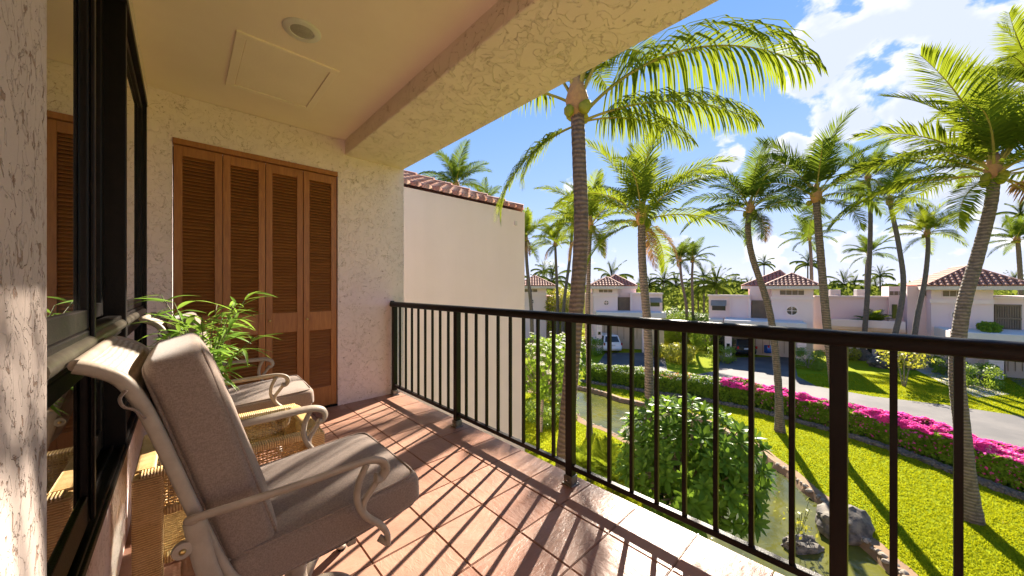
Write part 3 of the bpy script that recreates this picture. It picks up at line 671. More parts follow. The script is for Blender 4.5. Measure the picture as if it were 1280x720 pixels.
for s in range(19):
    a = random.uniform(0, 2*math.pi) if s > 3 else (-.6, .3, 1.2, -1.3)[s]; lean = random.uniform(.08, .30); h = random.uniform(.26, .58)
    if math.cos(a) < -.1: lean *= .7
    P_ = spline([(px_+.03*math.cos(a), py_+.03*math.sin(a), pz_+.14), (px_+(.03+lean*.35)*math.cos(a), py_+(.03+lean*.35)*math.sin(a), pz_+.14+h*.6), (px_+(.03+lean)*math.cos(a), py_+(.03+lean)*math.sin(a), pz_+.14+h)], 6)
    MB().tube(P_, [.0035-.002*i/len(P_) for i in range(len(P_))], 6).build('stem', 'stem_green', pl, True)
    for k in range(15):
        i = int(len(P_)*(.25+.75*k/15)); p = P_[min(i, len(P_)-1)]
        la = a + random.uniform(-1.5, 1.5) + (math.pi if random.random() < .25 else 0)
        inst('leaf', random.choice(blades), pl, p - pl.location, (random.uniform(-.5,.5), random.uniform(-.75,.25), la), random.uniform(.6,1.1))

# ------------------------------------------------------------------ garden ground, pond, road
def smooth_loop(px, n=5):
    P = [gp(x, y) for x, y in px]; m = len(P); out = []
    for i in range(m):
        a, b, c, d = P[(i-1)%m], P[i], P[(i+1)%m], P[(i+2)%m]
        for k in range(n):
            t = k/n; out.append(.5*((2*b)+(c-a)*t+(2*a-5*b+4*c-d)*t*t+(3*b-a-3*c+d)*t**3))
    return out
far_px = [(1420,1000),(1255,830),(1160,742),(1100,690),(1050,645),(1010,610),(950,563),(900,535),(840,512),(775,498),(728,484),(670,478),(620,474)]
near_px = [(610,482),(660,489),(700,499),(733,526),(775,545),(812,580),(842,625),(870,672),(940,760),(1040,880),(1150,1050)]
pond = smooth_loop(far_px + near_px)
pond = [p + Vector((mnoise.noise(p*.9)*.22, mnoise.noise(p*.9+Vector((9,0,0)))*.22, 0)) for p in pond]
cen = sum(pond, Vector())/len(pond)
def offset_loop(loop, d):
    m = len(loop); out = []
    area = sum(loop[i].x*loop[(i+1)%m].y - loop[(i+1)%m].x*loop[i].y for i in range(m)); sg = 1 if area > 0 else -1
    for i in range(m):
        t = (loop[(i+1)%m]-loop[i-1]).normalized(); out.append(loop[i] + Vector((t.y, -t.x, 0))*d*sg)
    return out
def poly_sheet(name, outer, holes, z, mat):
    bm = bmesh.new(); es = []
    for lp in [outer]+holes:
        vs = [bm.verts.new((p[0], p[1], z)) for p in lp]; es += [bm.edges.new((vs[i], vs[(i+1)%len(vs)])) for i in range(len(vs))]
    bmesh.ops.triangle_fill(bm, edges=es, use_beauty=True)
    for f in bm.faces:
        if f.normal.z < 0: f.normal_flip()
    me = bpy.data.meshes.new(name); bm.to_mesh(me); bm.free(); me.materials.append(MATS[mat])
    return structure(link(bpy.data.objects.new(name, me)))
S = 700
poly_sheet('lawn', [(-S,-S),(S,-S),(S,S),(-S,S)], [pond], G, 'lawn_grass')
rim = [p + Vector((mnoise.noise(p*2.3)*.12, mnoise.noise(p*2.3+Vector((0,5,0)))*.12, 0)) for p in offset_loop(pond, .30)]
inn = offset_loop(pond, -.10); bot = offset_loop(pond, -.35)
bk = MB(); m_ = len(pond)
bk.v = [(p.x,p.y,G+.006) for p in rim] + [(p.x,p.y,G+.03) for p in pond] + [(p.x,p.y,G-.10) for p in inn] + [(p.x,p.y,G-.5) for p in bot]
for r_ in range(3):
    for k in range(m_): bk.f.append((r_*m_+k, r_*m_+(k+1)%m_, (r_+1)*m_+(k+1)%m_, (r_+1)*m_+k))
bank = structure(bk.build('pond_bank', 'earth'))
poly_sheet('pond_water', offset_loop(pond, .05), [], G-.16, 'pond_water')
def rock_mesh(seed, sx=1, sy=1, sz=.6, sub=3, rough=.35):
    bm = bmesh.new(); bmesh.ops.create_icosphere(bm, subdivisions=sub, radius=1)
    for v in bm.verts:
        p = v.co.copy(); k = 1 + rough*mnoise.noise(p*1.3+Vector((seed*3.7,0,0))) + rough*.5*mnoise.noise(p*3.1+Vector((0,seed,0))) + rough*.25*mnoise.noise(p*7)
        v.co = Vector((p.x*sx*k, p.y*sy*k, max(-.5, p.z)*sz*k))
    me = bpy.data.meshes.new('rock'); bm.to_mesh(me); bm.free(); me.materials.append(MATS['lava_rock']); me.shade_smooth(); me.set_sharp_from_angle(angle=R(28)); return me
stones = [rock_mesh(s, 1, .75, .55, 2, .3) for s in range(5)]
for me in stones: me.materials[0] = MATS['kerb_stone']
random.seed(3)
for k in range(0, m_):
    for u in (0, .5):
        p = pond[k].lerp(pond[(k+1)%m_], u)
        if (p-Vector((0,0,G))).length > 24: continue
        inst('edge_stone', random.choice(stones), bank, (p.x+random.uniform(-.06,.06), p.y+random.uniform(-.06,.06), G+random.uniform(-.03,.02)), (0,0,random.uniform(0,6)), random.uniform(.06,.12))
road_px = [(1500,640),(1280,574),(1130,535),(1000,509),(900,493),(820,484),(738,476),(742,462),(757,441),(830,441),(834,463),(862,470),(893,464),(903,447),(1003,446),(994,456),(997,471),(1021,483),(1091,495.6),(1180,506),(1280,521),(1500,556)]
poly_sheet('road', [gp(x,y) for x,y in road_px], [], G+.010, 'asphalt')
poly_sheet('path', [gp(x,y) for x,y in ((1138,459),(1172,459),(1212,474),(1262,493),(1222,497),(1180,480))], [], G+.014, 'concrete')
poly_sheet('driveway', [gp(x,y) for x,y in ((1252,468),(1420,468),(1500,505),(1300,497))], [], G+.012, 'asphalt')

# rocks by the water
rk = inst('rock', rock_mesh(11, 1.0, .62, .55, 4, .27), None, gp(1056,655)+Vector((0,0,.05)), (0,0,R(-20)), .82); tag(rk, 'large dark lava boulder on the grassy pond bank', 'rock')
rk = inst('rock', rock_mesh(17, 1.0, .5, .5, 4, .4), None, gp(1002,684,G-.16)+Vector((0,0,-.02)), (0,0,R(-38)), .5); tag(rk, 'small dark rock rising out of the pond water', 'rock')
rw = thing('water_plant', gp(998,672,G-.16)+Vector((0,0,.1)), 'small yellow green plant growing on the rock in the pond', 'plant')
rg = np.random.default_rng(5); pts = rg.normal(0,1,(70,3))*np.array([.28,.22,.26])+np.array(rw.location)+np.array([0,0,.38])
np_mesh('foliage', leaves(pts, pts-np.array(rw.location), .11, rg), 4, 'gold_leaf', rw, 'stuff')
m = MB()
for k in range(7): a = k*.9; m.tube(spline([Vector(rw.location)+Vector((0,0,-.08)), Vector(rw.location)+Vector((.1*math.cos(a),.1*math.sin(a),.25)), Vector(rw.location)+Vector((.3*math.cos(a),.24*math.sin(a),.45+.07*k%3))], 4), .008, 5)
m.build('stem', 'stem_green', rw, True)

# ------------------------------------------------------------------ bougainvillea hedge
hedge_px = [(728,476),(800,488),(880,500),(960,516),(1040,538),(1120,562),(1200,591),(1290,624),(1400,662),(1560,716)]
hl = spline([gp(x,y) for x, y in hedge_px], 12); HN = len(hl)-1
hd = thing('flowering_hedge', hl[HN//2], 'long hedge of magenta and white bougainvillea along the road', 'hedge')
def hedge_points(n, rg, top=False, s0=0, s1=1, lift=0.):
    s = s0 + (s1-s0)*rg.random(n); i = np.clip((s*HN).astype(int), 0, HN-1); u = s*HN-i
    A = np.array([tuple(p) for p in hl]); p = A[i]*(1-u)[:,None]+A[i+1]*u[:,None]; t = A[i+1]-A[i]; t /= np.linalg.norm(t, axis=1, keepdims=True)
    nr = np.stack([t[:,1], -t[:,0], 0*t[:,0]], 1); sg = np.sign((nr*np.array([CS*0+SN, CS, 0])).sum(1)); nr *= sg[:,None]    # away from the balcony
    ang = (rg.random(n)*math.pi) if not top else (.27+rg.random(n)*.62)*math.pi
    lump = np.array([mnoise.noise(Vector((q[0]*.9, q[1]*.9, a*2))) + .6*mnoise.noise(Vector((q[0]*2.6, q[1]*2.6, a*3))) for q, a in zip(p, ang)])
    ca, sa = np.cos(ang), np.sin(ang); rr = .62+.14*lump; rr *= 1-(0 if top else .25)*rg.random(n)**2
    w_ = np.sign(-ca)*np.abs(ca)**.6; h = np.abs(sa)**.6
    off = nr*(w_*rr+.62)[:,None]; z = h*(1.15+.25*lump)*(1 if top else 1-.2*rg.random(n)**2)
    q = p+off; q[:,2] += z+lift; o = nr*w_[:,None]; o[:,2] += h*.8
    return q, o
rg = np.random.default_rng(8)
q, o = hedge_points(46000, rg); np_mesh('foliage', leaves(q, o, .115, rg, .62), 4, 'hedge_leaf', hd, 'stuff')
q, o = hedge_points(17000, rg, True, .25, .80, .03); kp = np.array([mnoise.noise(Vector(x_)*1.1)+.6*mnoise.noise(Vector(x_)*3) > -.16 for x_ in q]); q, o = q[kp], o[kp]; np_mesh('magenta_flowers', leaves(q, o, .10, rg, .8), 4, 'magenta_bract', hd, 'stuff')
q, o = hedge_points(2200, rg, False, .3, .8, .02); np_mesh('magenta_flowers', leaves(q, o*1.1, .09, rg, .8), 4, 'magenta_bract', hd, 'stuff')
for a, b, n in ((.0,.25,800), (.70,1.,2600)):
    q, o = hedge_points(n, rg, True, a, b, .03); np_mesh('white_flowers', leaves(q, o, .09, rg, .8), 4, 'white_bract', hd, 'stuff')
q, o = hedge_points(160, rg, True, .11, .2, .03); np_mesh('orange_flowers', leaves(q, o, .09, rg, .8), 4, 'orange_bract', hd, 'stuff')
hedge_core = MB()
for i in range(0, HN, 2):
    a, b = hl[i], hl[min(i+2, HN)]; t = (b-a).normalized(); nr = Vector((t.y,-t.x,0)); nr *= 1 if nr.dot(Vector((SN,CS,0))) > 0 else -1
    hedge_core.hull8([p+nr*w_+Vector((0,0,z)) for z in (-.02,.85) for w_ in (.35,.95) for p in (a,b)])
hedge_core.build('branches', 'dark_leaf', hd)  # solid dark green box added inside so the hedge isn't see-through, no modelled branches
bed = MB(); L1 = []; L2 = []
for i, p in enumerate(hl):
    t = (hl[min(i+1,HN)]-hl[max(i-1,0)]).normalized(); nr = Vector((t.y,-t.x,0)); nr *= 1 if nr.dot(Vector((SN,CS,0))) > 0 else -1
    L1.append(p-nr*(.22+.1*mnoise.noise(p*1.5))+Vector((0,0,.004))); L2.append(p+nr*1.1+Vector((0,0,.005)))
bed.v = [tuple(x) for x in L1+L2]; bed.f = [(i, i+1, HN+2+i, HN+1+i) for i in range(HN)]
bedo = structure(bed.build('planting_bed', 'earth'))
dst = [rock_mesh(s+30, 1, .8, .7, 2, .35) for s in range(4)]
for i in range(0, HN):
    for u in (0, .34, .67):
        p = L1[i].lerp(L1[i+1], u); inst('bed_stone', random.choice(dst), bedo, p+Vector((0,0,.03)), (0,0,random.uniform(0,6)), random.uniform(.13,.24))

# ------------------------------------------------------------------ palms
def frond_mesh(L_, e0, e1, nst=46, lmax=.75, droop=.5, seed=0, mat='palm_leaf', wind=0., wid=.062, curve=1.25, segs=2):
    rg = random.Random(seed); v = []; f = []; mi = []
    pts = []; p = Vector(); n = 26
    for i in range(n+1):
        t = i/n; e = R(e0+(e1-e0)*t**curve); pts.append(p.copy()); p = p + Vector((math.cos(e), wind*t*t*.9, math.sin(e)))*(L_/n)
    rad = [max(.004, .030*(1-i/n)**1.1)*min(1.3, L_/3) for i in range(n+1)]
    mb = MB().tube(pts, rad, 5, False, sec=(1.3,.8)); v += mb.v; f += mb.f; mi += [1]*len(mb.f)
    for s in range(nst):
        t = .16 + .835*(s+rg.uniform(-.25,.25))/nst; t = min(max(t, .1), .995); k = t*n; i = min(int(k), n-1); q = pts[i].lerp(pts[i+1], k-i); tg = (pts[i+1]-pts[i]).normalized()
        side = tg.cross(Vector((0,0,1))).normalized() if abs(tg.z) < .97 else Vector((0,1,0)); up = side.cross(tg)
        ll = lmax*(math.sin(math.pi*min(1, .13+.80*t))**.75)*rg.uniform(.88,1.08)
        phi = R(72-46*t)
        for sd in (-1, 1):
            if rg.random() < .03: continue
            d = tg*math.cos(phi+rg.uniform(-.08,.08)) + side*sd*math.sin(phi) + up*rg.uniform(.05,.32)
            d.normalize(); w_ = wid*rg.uniform(.8,1.15); dr = droop*rg.uniform(.7,1.3)
            pv = [q.copy()]; cur = q.copy(); dd = d.copy()
            for g_ in range(segs):
                cur = cur + dd*(ll/segs); pv.append(cur.copy()); dd = (dd + Vector((0,wind*.25,-dr*1.5/segs*(1+g_*.7)))).normalized()
            wv = d.cross(up); wv = wv.normalized() if wv.length > .01 else side; wv = (tg*.8 + wv*.2).normalized()
            b = len(v)
            for g_ in range(segs): wf = w_*(.55 if g_ == 0 else 1-(g_/segs)**2*.6)*.5; v += [tuple(pv[g_]-wv*wf), tuple(pv[g_]+wv*wf)]
            v.append(tuple(pv[segs]))
            for g_ in range(segs-1): f.append((b+2*g_, b+2*g_+1, b+2*g_+3, b+2*g_+2)); mi.append(0)
            f.append((b+2*segs-2, b+2*segs-1, b+2*segs)); mi.append(0)
    me = bpy.data.meshes.new('frond'); me.from_pydata(v, [], f); me.materials.append(MATS[mat]); me.materials.append(MATS['rachis'])
    me.polygons.foreach_set('material_index', np.array(mi, dtype=np.int32)); return me
# frond kinds of unit length 3.2 m: spear, upright, raised, level, drooping, hanging
KINDS = [(86,66,.12),(75,26,.30),(60,-8,.55),(40,-36,.9),(16,-56,1.05),(-14,-76,.7)]
FR = {}
for mat in ('palm_leaf', 'palm_leaf_dark', 'palm_leaf_dead'):
    FR[mat] = [[frond_mesh(3.2, a, b, 74, .92, dr, 10*k+s, mat, (-.3,.25)[s]) for s in range(2)] for k, (a, b, dr) in enumerate(KINDS)]
for mat in ('palm_leaf', 'palm_leaf_dark'):      # large, long-leafleted fronds of the palm by the railing
    FR[mat] += [[frond_mesh(3.2, a, b, 92, lm, dr, 90+s, mat, (-.12,.12)[s], .040, 1.2, 4) for s in range(2)] for a, b, lm, dr in ((52,-30,1.05,1.25),(20,-30,1.0,1.3),(-26,-84,1.0,.9))]
def trunk_obj(path, r0, r1, parent, bark='palm_bark', n=90, ring=.035, seg=12, flare=.55):
    P_ = spline(path, max(4, n//(len(path)-1))); m = len(P_); tot = sum((P_[i+1]-P_[i]).length for i in range(m-1)); acc = 0; rad = []
    for i in range(m):
        t = i/(m-1); h = t*tot; r_ = r0+(r1-r0)*t + r0*flare*math.exp(-h/.45)
        r_ *= 1 + ring*(((i % 3) - 1)*.8 + mnoise.noise(Vector((i*.7, r0*50, 0)))); rad.append(r_)
    return MB().tube(P_, rad, seg).build('trunk', bark, parent, True)
PALM_SCALE = 3.2
def palm(path, r0, r1, flen, label, seed, mat='palm_leaf', nf=24, group='coconut palms in the garden', custom=None, bark='palm_bark', az0=None, wind=None, nuts=True):
    rg = random.Random(seed); t = thing('palm_tree', path[0], label, 'palm tree', group); base = Vector(path[0]); top = Vector(path[-1])
    trunk_obj(path, r0, r1, t, bark, ring=.03)
    hs = flen/3.2
    MB().lathe([(r1*.9,-.30*hs),(r1*1.45,-.12*hs),(r1*1.7,.06*hs),(r1*1.2,.28*hs),(r1*.4,.55*hs)], top, 12).build('crown_shaft', 'palm_fibre', t, True)
    if custom is None:
        custom = []
        for i in range(nf):
            u = i/(nf-1); k = (0,1,1,1,2,2,2,2,3,3,3,3,4,4,4,5)[min(15, int(u*16))]; custom.append((k, i*137.5+rg.uniform(-18,18), rg.uniform(.82,1.1)*(0.8 if k in (0,5) else 1)))
    for k, az, s in custom:
        me = FR[mat][k][rg.randrange(2)]; a = R(az)-TH
        inst('frond', me, t, top-base+Vector((math.cos(a)*r1*.6, math.sin(a)*r1*.6, (.26-.09*k)*hs)), (rg.uniform(-.25,.25) if k < 5 else 0, rg.uniform(-.08,.08), a), s*hs)
    for i in range(rg.choice((0,1,2,2)) if seed != 101 else 0):
        a = rg.uniform(0, 6.28); inst('dead_frond', FR['palm_leaf_dead'][5][rg.randrange(2)], t, top-base+Vector((math.cos(a)*r1, math.sin(a)*r1, -.15*hs)), (0, R(18), a), .6*hs)
    if nuts:
        for i in range(rg.randint(3,6)):
            a = rg.uniform(0, 6.28); inst('coconut', NUT, t, top-base+Vector((math.cos(a)*r1*1.9, math.sin(a)*r1*1.9, -.12*hs-rg.uniform(0,.15))), (rg.uniform(-.4,.4),rg.uniform(-.4,.4),0), hs)
    return t
NUT = MB().lathe([(.0,-.13),(.05,-.11),(.09,-.04),(.095,.03),(.06,.10),(.0,.12)], (0,0,0), 10).mesh('coconut', 'gold_leaf', True)
def up(pxs, d, d2=None):      # trunk path through picture points, standing at depth d
    d2 = d2 or d; out = []
    for i, (x, y) in enumerate(pxs):
        dd = d+(d2-d)*i/(len(pxs)-1); out.append(dp(x, y, dd))
    out[0] = rd((pxs[0][0]-640)/FPX*d, d, G-.03); return out
def gy(d): return 360 + (EYE-G)*FPX/d
# az in degrees as seen from the balcony: 0 right, 90 away, 180 left, 270 towards
near = [(6,2,1.5),(7,-6,1.0),(7,16,.8),(8,183,.72),(8,196,.5),(2,30,1.3),(2,70,1.25),(1,110,1.2),(1,20,1.3),(2,130,1.2),(3,150,1.1),(1,220,1.1),(0,30,1.0),(2,340,1.35),(1,300,1.1)]
palm(up([(694,gy(7)),(703,600),(716,440),(726,300),(724,200),(721,128)], 7), .165, .135, 3.4, 'tall coconut palm with a thick trunk rising close beside the balcony railing', 101, custom=near, bark='palm_bark_warm')
palm(up([(814,gy(11.6)),(812,520),(810,420),(803,330),(802,272)], 11.6), .15, .12, 3.1, 'coconut palm rising behind the round leafy bush at the pond', 102, nf=18)
palm(up([(737,gy(15)),(736,480),(735,400),(736,330),(738,282)], 15), .11, .085, 2.7, 'slender coconut palm standing just behind the thick palm trunk', 103, nf=16)
palm(up([(975,gy(15.6)),(972,470),(962,390),(940,320),(935,285),(938,262)], 15.6), .15, .11, 2.9, 'leaning coconut palm on the lawn by the narrow bend of the pond', 104, 'palm_leaf_dark', 17)
palm(up([(1052,gy(13)),(1042,480),(1033,400),(1025,310),(1020,245)], 13), .145, .11, 2.75, 'coconut palm on the lawn behind the large boulder', 105, 'palm_leaf_dark', 17)
palm(up([(1214,gy(9.66)),(1203,540),(1196,460),(1204,385),(1222,320),(1238,258),(1243,215)], 9.66), .17, .115, 3.5, 'coconut palm with a pale flared base in front of the hedge', 106, nf=27)
palm(up([(1345,gy(13)),(1330,400),(1310,250),(1296,110)], 13), .15, .12, 3.3, 'tall coconut palm whose crown leans over the lawn edge', 107, nf=18)
palm(up([(1077,gy(31)),(1082,400),(1087,320),(1088,260),(1085,222)], 31), .2, .14, 3.3, 'tall thin coconut palm ringed by rock on the lawn', 108, 'palm_leaf_dark', 20)
palm(up([(1100,gy(28)),(1118,420),(1129,360),(1124,310),(1112,252)], 28), .2, .14, 3.2, 'curving coconut palm on the rock mound by the young tree', 109, nf=16)
palm(up([(1138,gy(27.5)),(1146,400),(1156,350),(1160,310),(1159,292)], 27.5), .18, .12, 2.9, 'curving coconut palm at the foot of the entrance steps', 110, nf=18)
palm(up([(1278,gy(36)),(1276,360),(1273,310),(1271,300)], 36), .2, .15, 3.2, 'coconut palm rising behind the house with the garage', 111, 'palm_leaf_dark', 18)
palm(up([(697,gy(41)),(697,380),(695,330),(694,305)], 41), .2, .14, 3.4, 'thin coconut palm beside the partly hidden house', 112, nf=16)
palm(up([(703,gy(39)),(705,380),(712,325),(716,282)], 39), .2, .14, 3.6, 'bent thin coconut palm beside the partly hidden house', 113, nf=16)
palm(up([(666,gy(30)),(664,385),(659,335),(657,298)], 30), .18, .13, 3.0, 'thin coconut palm at the corner of the smooth rendered wall', 114, nf=18)
palm(up([(858,gy(41)),(858,385),(852,350),(850,325)], 41), .17, .13, 2.7, 'thin twin coconut palm with the shorter trunk behind the dark shrubs', 115, 'palm_leaf_dark', 16)
palm(up([(866,gy(42)),(866,385),(865,350),(866,325)], 42), .17, .13, 2.9, 'thin twin coconut palm with the taller trunk behind the dark shrubs', 116, 'palm_leaf_dark', 16)
palm(up([(1016,gy(42)),(1014,330),(1012,298)], 42), .2, .14, 3.2, 'coconut palm rising behind the house with two parked cars', 117, 'palm_leaf_dark', 18)
palm(up([(1082,gy(48)),(1083,340),(1086,318)], 48), .2, .15, 3.2, 'coconut palm rising behind the linking wing roof', 118, 'palm_leaf_dark', 18)
palm(up([(568,gy(24)),(568,300),(570,232)], 24), .2, .15, 3.0, 'coconut palm showing its crown over the red tiled roof', 119, 'palm_leaf_dark', 18)
palm(up([(606,gy(27)),(606,300),(608,252)], 27), .17, .13, 1.7, 'small palm showing a few fronds over the red tiled roof', 120, 'palm_leaf_dark', 12)

# far palms: trunk and one joined crown each
FARC = []
for s in range(3):
    m = MB(); rg = random.Random(50+s)
    for i in range(22):
        k = min(5, int(i/21*5.4)); e0, e1, dr = KINDS[k]; a = i*2.4+rg.uniform(-.3,.3); M = Matrix.Rotation(a, 4, 'Z'); L_ = 2.9*rg.uniform(.85,1.1); n = 9; p = Vector(); prev = None
        for j in range(n+1):
            t = j/n; e = R(e0+(e1-e0)*t**1.25); sd = Vector((0,1,0)); ll = .62*math.sin(math.pi*min(1,.12+.82*t))
            for g_ in range(3):
                for q in (-1, 1):
                    o_ = p+Vector((math.cos(e),0,math.sin(e)))*(L_/n*g_/3); tip = o_+sd*q*ll*.85+Vector((math.cos(e)*ll*.6,0,math.sin(e)*ll*.5-dr*.55)); wv = Vector((.085,0,0))
                    m.add([M@(o_-wv), M@(o_+wv), M@tip], [(0,1,2)])
            p = p+Vector((math.cos(e),0,math.sin(e)))*(L_/n)
    FARC.append(m.mesh('crown', 'far_palm_leaf'))
FT = MB().tube([(0,0,0),(.1,0,.5),(0,0,1)], [.17,.14,.12], 8).mesh('trunk', 'palm_bark', True)
rg = random.Random(77)
spots = [(765,349,60),(880,352,60),(895,358,55),(905,362,70),(918,356,80),(830,352,70),(845,358,75),(812,358,70),(872,365,65),(936,362,75),(690,352,60),(680,340,70),(676,360,62),(1055,356,75),(1067,362,70),(1095,360,80),(1100,345,75),(955,330,90),(1040,362,85),(1268,352,70),(1010,330,80),(1275,268,62),(985,356,90),(860,362,90),(800,362,90),(925,366,95),(888,366,100),(745,362,80),(640,350,70)]
for x, y, d in spots:
    top = dp(x, y, d); b = Vector((top.x+rg.uniform(-.6,.6), top.y, G)); t = tag(thing('palm_tree', b, 'small distant coconut palm beyond the houses', 'palm tree', 'distant palms beyond the houses'))
    o = inst('trunk', FT, t, (0,0,0), (0,0,rg.uniform(0,6)), (1.1,1.1,top.z-G)); inst('crown', rg.choice(FARC), t, top-b, (0,0,rg.uniform(0,6)), rg.uniform(.85,1.25))

# grass standing on the nearer lawn
def inside(x, y, loop):
    c = np.zeros(len(x), bool); m = len(loop)
    for i in range(m):
        a, b = loop[i], loop[(i+1)%m]; t = ((a[1] > y) != (b[1] > y)); xx = (b[0]-a[0])*(y-a[1])/((b[1]-a[1])+1e-12)+a[0]; c ^= t & (x < xx)
    return c
rg = np.random.default_rng(44); n = 260000
d_ = 6+20*rg.random(n)**1.3; r_ = d_*rg.uniform(-.05, 1.6, n); x = r_*CS+d_*SN; y = -r_*SN+d_*CS
hx = [tuple(p[:2]) for p in L1]+[tuple(p[:2]) for p in L2[::-1]]
ok = ~inside(x, y, rim) & ~inside(x, y, hx) & ~inside(x, y, [gp(*q) for q in road_px]) & (x > 2.2); x = x[ok]; y = y[ok]; n = len(x)
a = rg.uniform(0, 6.28, n); h = rg.uniform(.025,.06, n); w_ = .010+.0006*np.hypot(x, y); dx, dy = np.cos(a)*w_, np.sin(a)*w_; lx, ly = rg.normal(0,.025,n), rg.normal(0,.025,n)
v = np.stack([np.stack([x-dx,y-dy,np.full(n,G-.005)],1), np.stack([x+dx,y+dy,np.full(n,G-.005)],1), np.stack([x+lx,y+ly,G+h],1)], 1).reshape(-1,3)
tag(np_mesh('grass', v, 3, 'grass_blade', None, 'stuff'), 'short mown yellow green grass on the lawn round the pond', 'grass')

# ------------------------------------------------------------------ shrubs
def shrub(label, cat, base, rx, ry, h, mat, n, lsize, seed, name='shrub', group=None, boxy=.75, stem=True, aspect=.5, flowers=None, lift=0., core=None):
    rg = np.random.default_rng(seed); t = thing(name, base, label, cat, group)
    v = rg.normal(0,1,(n,3)); v /= np.linalg.norm(v, axis=1, keepdims=True); u = np.sign(v)*np.abs(v)**boxy
    lump = np.array([mnoise.noise(Vector(p)*1.6+Vector((seed,0,0))) + .7*mnoise.noise(Vector(p)*3.7+Vector((0,seed,0))) for p in v])
    rr = (1+.30*lump)*(1-.42*rg.random(n)**1.6)
    P_ = u*rr[:,None]*np.array([rx,ry,h*.5]); c = np.array(base)+np.array([0,0,h*.5+lift]); P_ = P_+c; P_[:,2] = np.maximum(P_[:,2], base[2]+.03)
    np_mesh('foliage', leaves(P_, v+np.array([0,0,.35]), lsize, rg, aspect), 4, mat, t, 'stuff')
    if flowers:
        k = int(n*.05); s = rg.choice(n, k); np_mesh('flowers', leaves(P_[s]*1.0+v[s]*.05, v[s], lsize*.7, rg, .9), 4, flowers, t, 'stuff')
    if stem:
        m = MB()
        for i in range(6):
            a = i*1.05+seed; m.tube(spline([Vector(base)+Vector((.05*math.cos(a),.05*math.sin(a),-.05)), Vector(base)+Vector((rx*.25*math.cos(a), ry*.25*math.sin(a), (h*.5+lift)*.7)), Vector(base)+Vector((rx*.6*math.cos(a), ry*.6*math.sin(a), h*.62+lift))], 4), [.05*min(1.5,h/2)*(1-.08*j) for j in range(9)], 6)
        m.build('branches', 'branch_bark', t, True)
    return t
def leaf_kite(L_, W_, mat):
    m = MB(); n = 4
    for i in range(n+1):
        t_ = i/n; w_ = W_*.5*(math.sin(math.pi*(.08+.86*t_**1.25))**.9); z = -.22*L_*t_*t_; m.v += [(L_*t_,-w_,z+.18*w_),(L_*t_,0,z),(L_*t_,w_,z+.18*w_)]
    for i in range(n): q = i*3; m.f += [(q,q+1,q+4,q+3),(q+1,q+2,q+5,q+4)]
    return m
def rosette(seed, mat, L_=.26, n=13):
    rg = random.Random(seed); m = MB()
    for i in range(n):
        a = i*2.4; el = R(62-68*i/n+rg.uniform(-8,8)); s = rg.uniform(.75,1.1)*(.7+.3*i/n)
        M = Matrix.Rotation(a, 4, 'Z') @ Matrix.Rotation(-el, 4, 'Y') @ Matrix.Scale(s, 4); lk = leaf_kite(L_, L_*.34, mat); b = len(m.v)
        m.v += [tuple(M @ Vector(p)) for p in lk.v]; m.f += [tuple(b+k for k in f_) for f_ in lk.f]
    return m.mesh('leaf_cluster', mat, True)
ROS = {mt: [rosette(s, mt) for s in range(4)] for mt in ('plumeria_leaf', 'plumeria_light')}
FLW = MB()
for i in range(5):
    for k in range(5):
        a = k*1.2566; c = Vector((.06*math.cos(i*1.3), .06*math.sin(i*1.3), .02*i)); d = Vector((math.cos(a), math.sin(a), .35)); s_ = Vector((-math.sin(a), math.cos(a), 0))
        FLW.add([c, c+d*.03+s_*.016, c+d*.055, c+d*.03-s_*.016], [(0,1,2,3)])
FLW = FLW.mesh('flower', 'white_petal')
def plumeria(label, base, cz, rx, ry, rz, n, seed, mat, trunk_r=.09, nfl=14, scale=1.0, lean=(0,0), group=None):
    rg = random.Random(seed); base = Vector(base); t = thing('plumeria_tree', base, label, 'tree', group); c = Vector((lean[0], lean[1], cz)); ends = []
    for i in range(n):
        z = 1-2*(i+.5)/n; r_ = math.sqrt(1-z*z); a = i*2.39996+rg.uniform(-.2,.2)
        d = Vector((r_*math.cos(a), r_*math.sin(a), z)); k = (1+.22*mnoise.noise(d*1.7+Vector((seed,0,0)))+.16*mnoise.noise(d*4+Vector((0,seed,0))))*(1 if rg.random() < .72 else rg.uniform(.5,.85))
        p = c+Vector((d.x*rx*k, d.y*ry*k, d.z*rz*k))
        if p.z < .25: continue
        ends.append((p, d))
        out = (d+Vector((0,0,.75))).normalized(); q = out.to_track_quat('Z', 'Y').to_euler()
        o = inst('leaf_cluster', rg.choice(ROS[mat]), t, p, (q.x, q.y, q.z), rg.uniform(.8,1.2)*scale)
        if nfl and d.z > -.1 and rg.random() < nfl/n: inst('flower', FLW, t, p+out*.14*scale, (q.x, q.y, q.z), 1.2*scale)
    m = MB(); m.tube(spline([(0,0,-.05),(.05+lean[0]*.2,.02+lean[1]*.2,cz*.3),(lean[0]*.6,lean[1]*.6,cz*.6)], 5), [trunk_r*(1-.03*j) for j in range(11)], 8)
    b = root_of(t).location; m.v = [tuple(Vector(p)+base) for p in m.v]; m.build('trunk', 'branch_bark', t, True)
    m = MB(); fork = Vector((lean[0]*.6, lean[1]*.6, cz*.58))
    for j, (p, d) in enumerate(ends):
        if j % 3 == 0: m.tube([base+q for q in spline([fork, fork.lerp(p, .5)+Vector((0,0,-.06*rz)), p-d*.02], 3)], [trunk_r*.42,trunk_r*.38,trunk_r*.33,trunk_r*.28,trunk_r*.22,trunk_r*.18,trunk_r*.14], 5, False)
    m.build('branches', 'branch_bark', t, True)
    return t
bb = rd((862-640)/FPX*9.3, 9.3, G)
plumeria('big round plumeria bush with glossy leaves hanging over the pond', bb, 1.85, 1.72, 1.6, 1.36, 290, 4, 'plumeria_leaf', .09, 9, 1.45)
